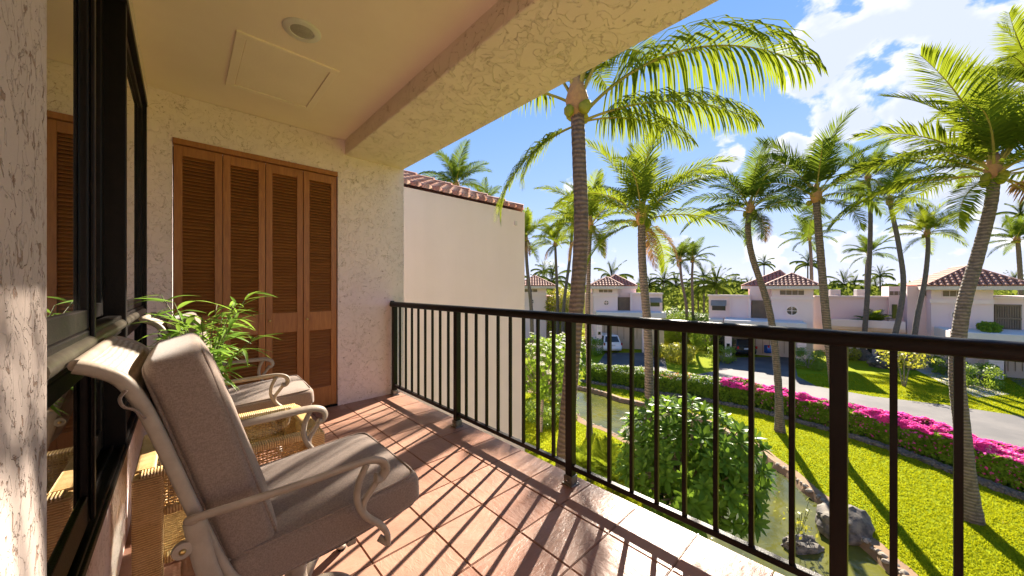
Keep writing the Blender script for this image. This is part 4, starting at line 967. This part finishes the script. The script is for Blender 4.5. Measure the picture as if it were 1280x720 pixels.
plumeria('pale green plumeria tree with a bent trunk near the smooth wall', gp(676,540), 2.9, 1.55, 1.5, 1.25, 170, 9, 'plumeria_light', .09, 60, 1.1, (.45,.2))
plumeria('plumeria tree with white blossom behind the slender trunk by the bend', rd((700-640)/FPX*21, 21, G), 2.2, 1.9, 1.6, 1.3, 130, 12, 'plumeria_light', .08, 40, 1.2)
# clipped hedge by the pond bend
shrub('low clipped green hedge beside the pond bend', 'hedge', gp(690,528)+Vector((.15,.3,0)), 1.35, .9, .95, 'clipped_leaf', 5200, .085, 31, 'clipped_hedge', boxy=.45)
# feathery palms against the building foot
def clump(label, base, h, n, seed, mat='palm_leaf', group=None, spread=(60,20), cat='palm'):
    rg = random.Random(seed); t = thing('feather_palm', base, label, cat, group)
    for i in range(n):
        k = rg.choice((1,2,2,3)); a = i*2.4+rg.uniform(-.3,.3); inst('frond', FR[mat][k][rg.randrange(2)], t, (rg.uniform(-.12,.12), rg.uniform(-.12,.12), .05), (rg.uniform(-.15,.15), 0, a), h/3.2*rg.uniform(.8,1.15))
    m = MB()
    for i in range(5): a = i*1.256; m.tube([Vector(base)+Vector((.1*math.cos(a),.1*math.sin(a),-.03)), Vector(base)+Vector((.12*math.cos(a),.12*math.sin(a),.3))], .03, 6)
    m.build('stems', 'stem_green', t, True)
    return t
clump('feathery young palm growing at the foot of the smooth wall', gp(628,590), 1.7, 16, 1)
clump('feathery young palm growing at the foot of the thick palm', gp(738,600), 1.5, 18, 2)
clump('feathery young palm growing on the grass under the railing edge', gp(770,612), 1.4, 16, 3)
clump('feathery young palm beside the pond bush under the balcony', gp(668,640), 1.6, 16, 4)
# planting round the houses
sh = [('dark rounded shrub growing between the two nearer houses', (868,425), 2.9, 2.2, 3.6, 'dark_leaf', 5200, .22),
      ('broad dark shrub behind the gold leaved plants', (905,400), 3.4, 2.4, 3.4, 'dark_leaf', 4200, .24),
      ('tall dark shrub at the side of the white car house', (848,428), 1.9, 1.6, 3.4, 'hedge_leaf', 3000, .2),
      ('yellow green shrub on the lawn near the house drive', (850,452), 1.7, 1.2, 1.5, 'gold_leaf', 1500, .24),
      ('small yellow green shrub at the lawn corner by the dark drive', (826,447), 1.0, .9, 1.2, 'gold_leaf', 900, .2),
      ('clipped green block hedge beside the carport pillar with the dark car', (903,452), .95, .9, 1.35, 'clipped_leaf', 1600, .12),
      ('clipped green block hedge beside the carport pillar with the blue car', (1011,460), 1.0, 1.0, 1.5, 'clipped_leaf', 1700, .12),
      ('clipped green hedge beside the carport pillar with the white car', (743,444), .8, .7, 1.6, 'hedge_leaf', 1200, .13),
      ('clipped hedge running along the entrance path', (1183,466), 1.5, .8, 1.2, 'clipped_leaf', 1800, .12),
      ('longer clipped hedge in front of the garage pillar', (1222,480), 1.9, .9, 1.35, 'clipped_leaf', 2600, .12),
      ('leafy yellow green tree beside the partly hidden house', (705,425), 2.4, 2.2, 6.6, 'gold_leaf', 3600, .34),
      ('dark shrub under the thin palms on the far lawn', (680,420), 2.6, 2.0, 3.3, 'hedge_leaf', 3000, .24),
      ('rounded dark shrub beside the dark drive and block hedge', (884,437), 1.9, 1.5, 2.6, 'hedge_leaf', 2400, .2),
      ('tall leafy shrub against the wing of the white car house', (838,424), 1.8, 1.5, 3.8, 'dark_leaf', 2600, .22),
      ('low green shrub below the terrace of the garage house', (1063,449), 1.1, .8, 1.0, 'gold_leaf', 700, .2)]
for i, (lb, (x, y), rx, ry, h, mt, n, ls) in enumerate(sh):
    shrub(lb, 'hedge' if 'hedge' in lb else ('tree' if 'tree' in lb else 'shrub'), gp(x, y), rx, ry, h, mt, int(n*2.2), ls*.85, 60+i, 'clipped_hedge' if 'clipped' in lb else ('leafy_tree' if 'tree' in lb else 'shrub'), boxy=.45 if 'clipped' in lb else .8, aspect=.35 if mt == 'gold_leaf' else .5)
shrub('small young tree with forked stems on the lawn', 'tree', gp(1130,483), 1.35, 1.2, 1.35, 'gold_leaf', 620, .2, 91, 'young_tree', lift=1.25)
for x, y, lb, sd in ((1077,449,'dark rock mound round the foot of the tall thin palm',41), (1101,459,'dark rock mound round the foot of the curving palm',42)):
    tag(inst('rock_mound', rock_mesh(sd, 1, 1, .8, 3, .3), None, gp(x,y)+Vector((0,0,.25)), (0,0,0), .75), lb, 'rock')
# far woodland, one mass
rgn = np.random.default_rng(15); n = 42000
r_ = rgn.uniform(-40, 210, n); d_ = rgn.uniform(62, 120, n); hh = np.array([6.2+2.2*mnoise.noise(Vector((a*.11, b*.08, 0)))+1.6*mnoise.noise(Vector((a*.35, b*.2, 3))) for a, b in zip(r_, d_)])
z_ = G+hh*(rgn.random(n)**.45); pts = np.stack([r_*CS+d_*SN, -r_*SN+d_*CS, z_], 1)
o = np_mesh('distant_woodland', leaves(pts, np.tile(np.array([-SN,-CS,.8]), (n,1)), 1.0, rgn, .45), 4, 'far_palm_leaf', None, 'stuff')
tag(o, 'green band of far palms and trees along the horizon', 'woodland')

# ------------------------------------------------------------------ houses
HF = dict(r0=0., d0=30., c=1., s=0.)
def house_frame(x, d, phi):      # facade through picture column x at depth d, turned by phi degrees
    HF.update(r0=(x-640)/FPX*d, d0=d, c=math.cos(R(phi)), s=math.sin(R(phi)))
def rpx(x, d):                   # distance along the facade of picture column x, in the plane set back to d
    k = (x-640)/FPX; e = d-HF['d0']; return (k*(HF['d0']+e*HF['c'])-HF['r0']-e*HF['s'])/(HF['c']+k*HF['s'])
def zpx(y, d, x=None):
    a = rpx(x, d) if x is not None else 0.; return EYE+(360-y)/FPX*(HF['d0']-a*HF['s']+(d-HF['d0'])*HF['c'])
def hrd(a, d, z): e = d-HF['d0']; return rd(HF['r0']+a*HF['c']+e*HF['s'], HF['d0']-a*HF['s']+e*HF['c'], z)
def hframe(r0, r1, d0, d1, z0, z1): return MB().hull8([hrd(r,d,z) for z in (z0,z1) for d in (d0,d1) for r in (r0,r1)])
def hp(house, name, mat, x0, x1, y0, y1, d, dep, bevel=0., y_ground=False):
    xm = (x0+x1)/2; z0 = G-.05 if y_ground else zpx(y1, d, xm)
    return hframe(rpx(x0,d), rpx(x1,d), d, d+dep, z0, zpx(y0,d,xm)).build(name, mat, house, bevel=bevel)
def barrel(mb, O, U, V, N_, u, v, L_, w_, lift=.0):
    vs = []
    for (vv, s, dz) in ((v-.02, 1.0, .055), (v+L_, .88, .012)):
        for k in range(5):
            a = math.pi*k/4; vs.append(O+U*(u-math.cos(a)*w_*.5*s)+V*vv+N_*(math.sin(a)*w_*.42*s+dz*.6+lift))
    mb.add(vs, [(k,k+1,6+k,5+k) for k in range(4)]+[(4,3,2,1,0)])
def roof_plane(A, B, top, w_=.30, L_=.42, mb=None):
    """tiles on the plane above eave A-B whose other corners are `top` (one or two points, B side first)"""
    U = (B-A).normalized(); pts = [A, B]+top; Nn = (B-A).cross(top[0]-B).normalized()
    if Nn.z < 0: Nn = -Nn
    V = Nn.cross(U)
    if V.z < 0: V = -V
    poly = [((p-A).dot(U), (p-A).dot(V)) for p in pts]; mb = mb or MB(); nU = max(1, int((B-A).length/w_)); W_ = (B-A).length/nU; res = []
    for i in range(nU):
        u = (i+.5)*W_; hit = []
        for k in range(len(poly)):
            (u0,v0), (u1,v1) = poly[k], poly[(k+1)%len(poly)]
            if (u0-u)*(u1-u) < 0: hit.append(v0+(v1-v0)*(u-u0)/(u1-u0))
        if len(hit) < 2: continue
        v1 = max(hit); j = 0
        while j*L_ < v1-.06: res.append((u, j*L_, min(L_*1.08, v1-j*L_))); j += 1
    return A, U, V, Nn, W_, res, pts
def hip_roof(house, x0, x1, ye, xa, ya, d0, depth, ridge=.35, tile_w=.3):
    """hip roof over eaves x0..x1 (pixels at depth d0) with its front apex at pixel xa, ya"""
    ze = zpx(ye, d0, (x0+x1)/2); da = d0+depth*.5; r0, r1 = rpx(x0,d0), rpx(x1,d0); za = zpx(ya, da, xa); ra = rpx(xa, da); hw = (r1-r0)*.5
    fa = hrd(ra, d0+min(hw, depth*.5), za); ba = hrd(ra, d0+depth-min(hw, depth*.5)+.01, za)
    c = [hrd(r0,d0,ze), hrd(r1,d0,ze), hrd(r1,d0+depth,ze), hrd(r0,d0+depth,ze)]
    body = MB(); body.add(c+[fa,ba], [(0,1,4),(1,2,5,4),(2,3,5),(3,0,4,5),(3,2,1,0)]); ro = body.build('roof', 'far_roof', house)
    mb = MB()
    for A, B, top in ((c[0],c[1],[fa]), (c[1],c[2],[ba,fa]), (c[3],c[0],[fa,ba])):
        O, U, V, Nn, W_, res, _ = roof_plane(A, B, top, tile_w)
        for u, v, L_ in res: barrel(mb, O, U, V, Nn, u, v, L_, W_*1.02)
    for A, B in ((c[0],fa),(c[1],fa),(fa,ba)): mb.tube([A+Vector((0,0,.05)), A.lerp(B,.5)+Vector((0,0,.05)), B+Vector((0,0,.05))], .11, 6)
    tag(mb.build('roof_tiles', 'clay_tile', ro), kind='stuff')
    hframe(r0-.05, r1+.05, d0-.06, d0+depth+.05, ze-.30, ze-.012).build('fascia', 'fascia', ro)
    return ro
def round_win(house, x, y, d, rad):
    c = hrd(rpx(x,d), d, zpx(y,d,x)); m = MB(); n = 24; rt = (hrd(1,HF['d0'],0)-hrd(0,HF['d0'],0)); fwd = (hrd(0,HF['d0']+1,0)-hrd(0,HF['d0'],0))
    for q, (r0, r1, off0) in enumerate(((rad, rad*1.32, -.07),)):
        vs = []
        for k in range(n):
            a = 2*math.pi*k/n; e = rt*math.cos(a)+Vector((0,0,math.sin(a))); vs += [c+e*r0+fwd*off0, c+e*r1+fwd*off0, c+e*r1+fwd*.03, c+e*r0+fwd*.02]
        m.add(vs, [(k*4+j, k*4+(j+1)%4, ((k+1)%n)*4+(j+1)%4, ((k+1)%n)*4+j) for k in range(n) for j in range(4)])
    w_ = m.build('round_window', 'house_trim', house); g_ = MB(); vs = [c+(rt*math.cos(2*math.pi*k/n)+Vector((0,0,math.sin(2*math.pi*k/n))))*rad*1.01+fwd*(-.012) for k in range(n)]
    g_.add(vs, [tuple(range(n))]); g_.build('pane', 'dark_window', w_)
    MB().tube([c+rt*-rad+fwd*-.03, c+rt*rad+fwd*-.03], .03, 5).build('glazing_bar', 'house_trim', w_); MB().tube([c+Vector((0,0,-rad))+fwd*-.03, c+Vector((0,0,rad))+fwd*-.03], .03, 5).build('glazing_bar', 'house_trim', w_)
def slat_panel(house, x0, x1, y0, y1, d, n):
    p = hp(house, 'lattice_screen', 'lattice_wood', x0, x1, y0, y1, d, .12); off = house.location
    r0, r1, z0, z1 = rpx(x0,d), rpx(x1,d), zpx(y1,d,(x0+x1)/2), zpx(y0,d,(x0+x1)/2)
    for i in range(n):
        rr = r0+(r1-r0)*(i+.5)/n; hframe(rr-.035, rr+.035, d-.05, d+.0, z0+.05, z1-.05).build('slat', 'lattice_wood', p)
    for zc in (z0+.06, (z0+z1)/2, z1-.06): hframe(r0, r1, d-.07, d-.051, zc-.06, zc+.06).build('rail', 'lattice_wood', p)
def strip_win(house, x0, x1, y0, y1, d, n=3):
    w_ = hp(house, 'window', 'house_trim', x0-.8, x1+.8, y0-.8, y1+.8, d-.05, .12); g_ = hp(house, 'pane', 'lattice_wood', x0, x1, y0, y1, d-.07, .06); g_.parent = w_
    for i in range(1, n):
        x = x0+(x1-x0)*i/n; q = hp(house, 'glazing_bar', 'house_trim', x-.25, x+.25, y0, y1, d-.09, .03); q.parent = w_
def awn_win(house, x0, x1, y0, y1, d):
    w_ = hp(house, 'window', 'dark_window', x0, x1, y0, y1, d-.03, .1); ya = y0+(y1-y0)*.48
    r0, r1 = rpx(x0-1,d), rpx(x1+1,d); z1 = zpx(y0-1,d,x0); za = zpx(ya,d,x0)
    a = MB().hull8([hrd(r,dd,z) for (z, dds) in ((za,(d-.75,d-.70)),(z1,(d-.06,d-.031))) for dd in dds for r in (r0,r1)]).build('awning', 'awning', house)
def pylon(house, x0, x1, y0, d, num):
    p = hp(house, 'carport_pillar', 'house_trim', x0, x1, y0, 0, d, .8, .02, True); r0, r1 = rpx(x0,d), rpx(x1,d); zt = zpx(y0,d,x0)
    c_ = hframe(r0-.08, r1+.08, d-.08, d+.88, zt, zt+.12).build('cap', 'house_trim', p)
    for z in (zt-.35, zt-.5): hframe(r0-.015, r1+.015, d-.015, d+.02, z, z+.05).build('groove_band', 'fascia', p)
    cc = (r0+r1)/2; hframe(cc-.13, cc+.13, d-.02, d+.01, zt-1.05, zt-.75).build('number_plaque', 'black_paint', p)
# house with the white car
dA = 37.; house_frame(775, dA, 10); hA = thing('house', hrd(rpx(775,dA), dA, G), 'pink stucco house with tiled hip roof and white car in its carport', 'house', 'villas across the road')
hp(hA, 'tower_wall', 'house_stucco', 742, 772, 357, 0, dA, 6, 0, True); hp(hA, 'side_wall', 'house_stucco', 772, 795, 358.5, 0, dA+1.2, 5, 0, True); hp(hA, 'side_wall', 'house_stucco', 733, 742, 367, 0, dA+1.5, 5, 0, True)
hp(hA, 'wing_wall', 'house_stucco', 788.6, 828, 367.5, 0, dA+.6, 6, 0, True); hp(hA, 'cornice', 'house_trim', 741, 773, 367.5, 370, dA-.12, .3); hp(hA, 'cornice', 'house_trim', 788, 829, 366, 368, dA+.4, .5); hp(hA, 'corner_pier', 'house_trim', 788, 790.5, 368, 391, dA+.4, .3)
hip_roof(hA, 737, 779, 357.6, 757.8, 347.5, dA-.5, 6); hip_roof(hA, 752, 796, 357.6, 767.3, 344.8, dA+1.2, 7)
strip_win(hA, 748.7, 765.5, 362, 365.5, dA); round_win(hA, 757.8, 378.5, dA, .24); slat_panel(hA, 772.4, 788, 371.5, 390.5, dA+.9, 7); awn_win(hA, 813, 824.5, 373, 383, dA+.6)
hp(hA, 'carport_roof', 'flat_roof', 746, 833, 390.5, 397.5, dA-2.2, 4.6, .05); hp(hA, 'garage_wall', 'garage_panel', 752, 830, 400, 0, dA-.05, .2, 0, True)
for i in range(9): hp(hA, 'garage_batten', 'lattice_wood', 755+i*8.2, 755.5+i*8.2, 400, 424, dA-.08, .03)
pylon(hA, 746, 752.5, 405, dA-3.2, '8'); hp(hA, 'carport_post', 'house_trim', 803, 806, 398, 0, dA-2.0, .3, 0, True)
# house with two cars
dB = 33.; house_frame(965, dB, 33); hB = thing('house', hrd(rpx(965,dB), dB, G), 'pink stucco house with tiled hip roof and two cars in its carport', 'house', 'villas across the road')
hp(hB, 'tower_wall', 'house_stucco', 964.7, 1016.7, 357, 0, dB, 5, 0, True); hp(hB, 'side_wall', 'house_stucco', 937, 965, 358, 0, dB+1.3, 6, 0, True); hp(hB, 'wing_wall', 'house_stucco', 886, 937.5, 370.5, 0, dB+.8, 6, 0, True)
hp(hB, 'link_wing', 'house_stucco', 1016.7, 1118, 371.5, 0, dB+5.6, 5, 0, True); hp(hB, 'cornice', 'house_trim', 963.5, 1018, 371, 374.5, dB-.12, .3); hp(hB, 'cornice', 'house_trim', 884.5, 938, 368.5, 370.8, dB+.6, .6); hp(hB, 'cornice', 'house_trim', 1018, 1118, 369.8, 372, dB+5.4, .6)
hp(hB, 'corner_pier', 'house_trim', 935.5, 938.5, 374, 401, dB+.6, .3); hp(hB, 'corner_pier', 'house_trim', 912, 913.5, 374, 400, dB+.6, .3)
hip_roof(hB, 955, 1026, 357.3, 988, 343, dB-.5, 6.2); hip_roof(hB, 928, 998, 357.3, 972.5, 339.5, dB+1.6, 8)
strip_win(hB, 975, 1005, 363, 368.6, dB, 4); round_win(hB, 989.8, 388.4, dB, .38); slat_panel(hB, 939.5, 964, 375.5, 401, dB+1.0, 8); awn_win(hB, 890, 907, 376, 388, dB+.8)
hp(hB, 'carport_roof', 'flat_roof', 905, 1009, 402, 411, dB-3.2, 5.2, .05); hp(hB, 'terrace_roof', 'flat_roof', 886, 904, 399, 403, dB-1, 3.0, .05); hp(hB, 'garage_wall', 'garage_panel', 914, 1016, 411, 0, dB-.04, .2, 0, True)
for i in range(11): hp(hB, 'garage_batten', 'lattice_wood', 917+i*9, 917.6+i*9, 411, 442, dB-.07, .03)
pylon(hB, 906, 914.6, 419, dB-3.2, '8'); pylon(hB, 996.6, 1008, 427, dB-3.8, '7')
for x0, x1 in ((1038,1051),(1071,1086)): hp(hB, 'roof_unit', 'box_metal', x0, x1, 362, 371.5, dB+7.2, 1.2, .03)
# house with the garage and steps
dC = 28.; house_frame(1195, dC, 40); hC = thing('house', hrd(rpx(1190,dC), dC, G), 'larger pink stucco house with entrance steps and red tiled roof', 'house', 'villas across the road')
hp(hC, 'tower_wall', 'house_stucco', 1164, 1242, 357, 0, dC, 6, 0, True); hp(hC, 'side_wall', 'house_stucco', 1134, 1164.5, 358, 0, dC+1.6, 5, 0, True); hp(hC, 'side_wall', 'house_stucco', 1111, 1135, 358, 0, dC+3, 4, 0, True)
hp(hC, 'wing_wall', 'house_stucco', 1242, 1330, 371, 0, dC+.6, 7, 0, True); hp(hC, 'cornice', 'house_trim', 1162.5, 1243, 374.5, 379.5, dC-.14, .35); hp(hC, 'cornice', 'house_trim', 1243, 1332, 371, 374, dC+.4, .5)
hip_roof(hC, 1157, 1292, 357.5, 1200, 334.5, dC-.7, 9, tile_w=.34)
strip_win(hC, 1178.7, 1212.5, 363.5, 370.5, dC, 4); strip_win(hC, 1112, 1134, 364, 369, dC+3, 4); strip_win(hC, 1151, 1161, 363.5, 370, dC+1.6, 2); round_win(hC, 1198.7, 394, dC, .36); slat_panel(hC, 1243, 1277, 380.5, 416, dC+.5, 11)
hp(hC, 'tall_window', 'dark_window', 1115, 1121.5, 380.5, 398, dC+2.9, .2)
hp(hC, 'terrace_parapet', 'house_trim', 1038, 1132, 400.5, 410, dC+.2, .35, .03); hp(hC, 'terrace_floor', 'house_stucco', 1038, 1132, 410, 413, dC+.56, 3.4); hp(hC, 'lower_wall', 'house_stucco', 1038, 1164, 413, 0, dC+2.2, 2.0, 0, True)
for i, (x0, x1) in enumerate(((1056,1061),(1066,1070),(1084,1090),(1097,1103))): hp(hC, 'lower_door', 'dark_window', x0, x1, 430, 447, dC+2.15, .1)
for i in range(4): hframe(rpx(1140,dC), rpx(1169,dC), dC-1.2+i*.4, dC+2.2, G+i*.17-.02, G+(i+1)*.17).build('step', 'concrete', hC, bevel=.01)
hp(hC, 'carport_roof', 'flat_roof', 1188, 1340, 418, 432, dC-4.2, 5.5, .05); hp(hC, 'planter', 'house_trim', 1188, 1200, 413, 432, dC-4.21, .5, .03); hp(hC, 'garage_wall', 'garage_panel', 1257, 1340, 432, 0, dC-2.2, .3, 0, True)
for i in range(8): hp(hC, 'garage_batten', 'lattice_wood', 1260+i*9, 1260.8+i*9, 434, 464, dC-2.24, .04)
pylon(hC, 1236, 1255, 444, dC-3.6, '1')
fe = thing('path_fence', hrd(rpx(1218,dC-2.5), dC-2.5, G), 'low pale picket fence beside the entrance path', 'fence')
for i in range(14): x = 1205+i*1.9; hframe(rpx(x,dC-2.5), rpx(x,dC-2.5)+.06, dC-2.5, dC-2.46, G, G+1.15).build('picket', 'house_trim', fe)
for z in (.25, 1.1): hframe(rpx(1205,dC-2.5), rpx(1231,dC-2.5), dC-2.455, dC-2.42, G+z, G+z+.07).build('rail', 'house_trim', fe)
# partly hidden house
dD = 43.; house_frame(675, dD, 3); hD = thing('house', hrd(rpx(680,dD), dD, G), 'partly hidden house with pale tiled roof behind the smooth wall', 'house', 'villas across the road')
hp(hD, 'tower_wall', 'house_stucco', 650, 683, 357, 0, dD, 6, 0, True); hp(hD, 'wing_wall', 'house_stucco', 683, 724, 370, 0, dD+1, 6, 0, True); hp(hD, 'cornice', 'house_trim', 649, 684, 366.5, 369, dD-.12, .3); hip_roof(hD, 645, 694, 357.5, 668, 345.5, dD-.5, 7)
strip_win(hD, 655, 671.5, 361.5, 365, dD); round_win(hD, 664, 377, dD, .3)
# terrace palm and roof garden
house_frame(1195, dC, 40)
clump('feathery palm growing on the terrace of the garage house', hrd(rpx(1092,dC+1.6), dC+1.6, zpx(410,dC,1092)+.02), 1.9, 22, 8, 'palm_leaf')
shrub('low green planting along the carport roof edge', 'shrub', hrd(rpx(1236,dC-2.2), dC-2.2, zpx(418,dC-4.2,1236)-.02), 1.7, .5, .75, 'hedge_leaf', 1500, .14, 99, 'roof_planting', stem=False)

# ------------------------------------------------------------------ neighbouring wall with tiled roof
NY = 6.0; NX = 6.11; NZ = 3.10
nb = thing('neighbour_building', (NX, NY, G), 'smooth beige rendered building with a red barrel tiled roof', 'building')
MB().mm(-3.99, NX, NY, NY+9, G-.1, NZ).build('wall', 'smooth_render', nb)
MB().mm(NX-.36, NX-.28, NY-.03, NY+.02, NZ-.36, NZ-.26).build('vent', 'fascia', nb, bevel=.008)
tp = math.tan(R(23)); c0 = Vector((-4, NY-.015, NZ+.02)); c1 = Vector((NX-.08, NY-.015, NZ+.02)); c2 = Vector((NX-.08, NY+9, NZ+.02)); k_ = 4.4
a1 = Vector((NX-k_, NY-.05+k_, NZ+.02+k_*tp)); a0 = Vector((-4, NY-.05+k_, NZ+.02+k_*tp)); a2 = Vector((NX-k_, NY+9, NZ+.02+k_*tp))
ro = MB().add([c0,c1,c2,a0,a1,a2], [(0,1,4,3),(1,2,5,4)]).build('roof', 'clay_tile', nb)
Ut = MB(); barrel(Ut, Vector(), Vector((1,0,0)), Vector((0,1,0)), Vector((0,0,1)), 0, 0, .36, .225); tmesh = [Ut.mesh('roof_tile', mt) for mt in ('clay_tile', 'clay_tile_pale')]
for me in tmesh: me.shade_smooth()
extra = MB()
for A, B, top, vis in ((c0, c1, [a1, a0], True), (c1, c2, [a2, a1], False)):
    O, U, V, Nn, W_, res, _ = roof_plane(A, B, top, .225, .33)
    rot = Matrix((U, V, Nn)).transposed().to_euler()
    for u, v, L_ in res:
        p = O+U*u+V*v
        if vis and p.x > 2.4 and v < 3.2: inst('roof_tile', random.choice(tmesh), ro, p-nb.location, (rot.x+random.uniform(-.012,.012), rot.y, rot.z), (1, 1, 1))
        else: barrel(extra, O, U, V, Nn, u, v, L_, W_)
tag(extra.build('roof_tiles', 'clay_tile', ro), kind='stuff')
hipm = MB(); hn = 14
for i in range(hn): a = c1.lerp(a1, i/hn)+Vector((0,0,.06)); b = c1.lerp(a1, (i+1.08)/hn)+Vector((0,0,.04)); hipm.tube([a,b], [.105,.085], 8)
hipm.build('hip_tiles', 'clay_tile', ro)

# ------------------------------------------------------------------ cars
def car(label, paint, loc, yaw, h=1.7, w=1.85, L_=4.7, boxy=True, front=False):
    t = thing('parked_car', (0,0,0), label, 'car', 'cars parked at the houses'); hw = w/2
    # side profile along x (nose +x); body up to the waist, then cabin
    prof = [(-L_/2,.45),(-L_/2+.02,.75),(-L_/2+.05,1.0),(L_*.18,1.02),(L_*.30,.98),(L_/2-.12,.82),(L_/2,.62),(L_/2-.03,.35),(L_/2-.2,.24),(-L_/2+.15,.24)]
    n = len(prof); b = MB(); vs = []
    for y, s in ((-hw,.94),(-hw*.94,1.),(hw*.94,1.),(hw,.94)): vs += [(x*(.995 if abs(y) == hw else 1), y, z if abs(y) < hw else .24+(z-.24)*s) for x, z in prof]
    b.add(vs, [(r_*n+k, r_*n+(k+1)%n, (r_+1)*n+(k+1)%n, (r_+1)*n+k) for r_ in range(3) for k in range(n)]+[tuple(range(n)), tuple(3*n+k for k in range(n))])
    body = b.build('body', paint, t, True, .03, 3, auto=45)
    c = MB(); rear = -L_/2+.10 if boxy else -L_*.36; tr_ = -L_/2+.42 if boxy else -L_*.2
    lo = [(rear,-hw*.95,1.0),(L_*.24,-hw*.95,1.0),(rear,hw*.95,1.0),(L_*.24,hw*.95,1.0)]; hi = [(tr_,-hw*.74,h),(L_*.06,-hw*.74,h),(tr_,hw*.74,h),(L_*.06,hw*.74,h)]
    c.hull8(lo+hi); cab = c.build('cabin', paint, t, True, .07, 3, auto=45)
    def face(name, mat, a, b_, c_, d_, par, e=.012):
        P_ = [Vector(q) for q in (a,b_,c_,d_)]; N_ = (P_[1]-P_[0]).cross(P_[3]-P_[0]).normalized(); ce = sum(P_, Vector())/4
        if N_.dot(ce-Vector((0,0,1.0))) < 0: N_ = -N_
        MB().hull8([q+N_*o_ for o_ in (-.01, e) for q in (P_[0],P_[1],P_[3],P_[2])]).build(name, mat, par)
    def lerp4(q, u0, u1, v0, v1):
        q = [Vector(p) for p in q]; f_ = lambda u, v: (q[0].lerp(q[1],u)).lerp(q[3].lerp(q[2],u), v); return f_(u0,v0), f_(u1,v0), f_(u1,v1), f_(u0,v1)
    face('rear_window', 'dark_window', *lerp4([lo[0],lo[2],hi[2],hi[0]], .08,.92,.12,.86), cab)
    face('windscreen', 'dark_window', *lerp4([lo[1],lo[3],hi[3],hi[1]], .06,.94,.1,.9), cab)
    for i, j in ((0,1),(2,3)):
        for u0, u1 in ((.06,.36),(.40,.66),(.70,.93)): face('side_window', 'dark_window', *lerp4([lo[i],lo[j],hi[j],hi[i]], u0,u1,.14,.86), cab)
    for s in (-1, 1):
        MB().mm(-L_/2-.015, -L_/2+.1, s*hw*.93-.13, s*hw*.93+.02, .78, 1.02).build('tail_light', 'red_lens', body, bevel=.02)
        MB().mm(L_/2-.2, L_/2+.0, s*hw*.78-.16, s*hw*.78+.12, .62, .76).build('headlight', 'chrome', body, bevel=.03)
        MB().mm(L_*.15, L_*.19, s*(hw+.12)-.1, s*(hw+.12)+.08, 1.0, 1.16).build('mirror', paint, body, bevel=.03)
        for x in (-L_*.31, L_*.31):
            wh = MB().lathe([(.0,-.11),(.26,-.11),(.33,-.08),(.34,0),(.33,.08),(.26,.11),(.0,.11)], (x, s*(hw-.1), .34), 20, 'y').build('wheel', 'rubber', t, True, auto=40)
            MB().lathe([(.0,-.118),(.19,-.115),(.22,-.10),(.22,.10),(.19,.115),(0,.118)], (x, s*(hw-.1), .34), 16, 'y').build('rim', 'chrome', wh, True, auto=40)
    MB().mm(-L_/2-.06, -L_/2+.06, -hw*.93, hw*.93, .38, .62).build('rear_bumper', paint, body, bevel=.04); MB().mm(-L_/2-.022, -L_/2+.0, -.26, .26, .72, .86).build('licence_plate', 'number_plate', body)
    t.location = loc; t.rotation_euler.z = yaw; return t
fz = math.atan2(CS, SN)
car('white estate car parked on the drive before the carport', 'white_paint', Vector(gp(763.5,441))+Vector((SN*2.0,CS*2.0,.011)), fz+R(2), 1.72)
car('dark grey car parked under the carport beside the block hedge', 'black_paint', Vector(gp(934,447))+Vector((SN*2.4,CS*2.4,.012)), fz, 1.66)
car('bright blue car parked under the carport beside the number pillar', 'blue_paint', Vector(gp(974,446))+Vector((SN*2.4,CS*2.4,.012)), fz, 1.5, 1.8, 4.3, False)
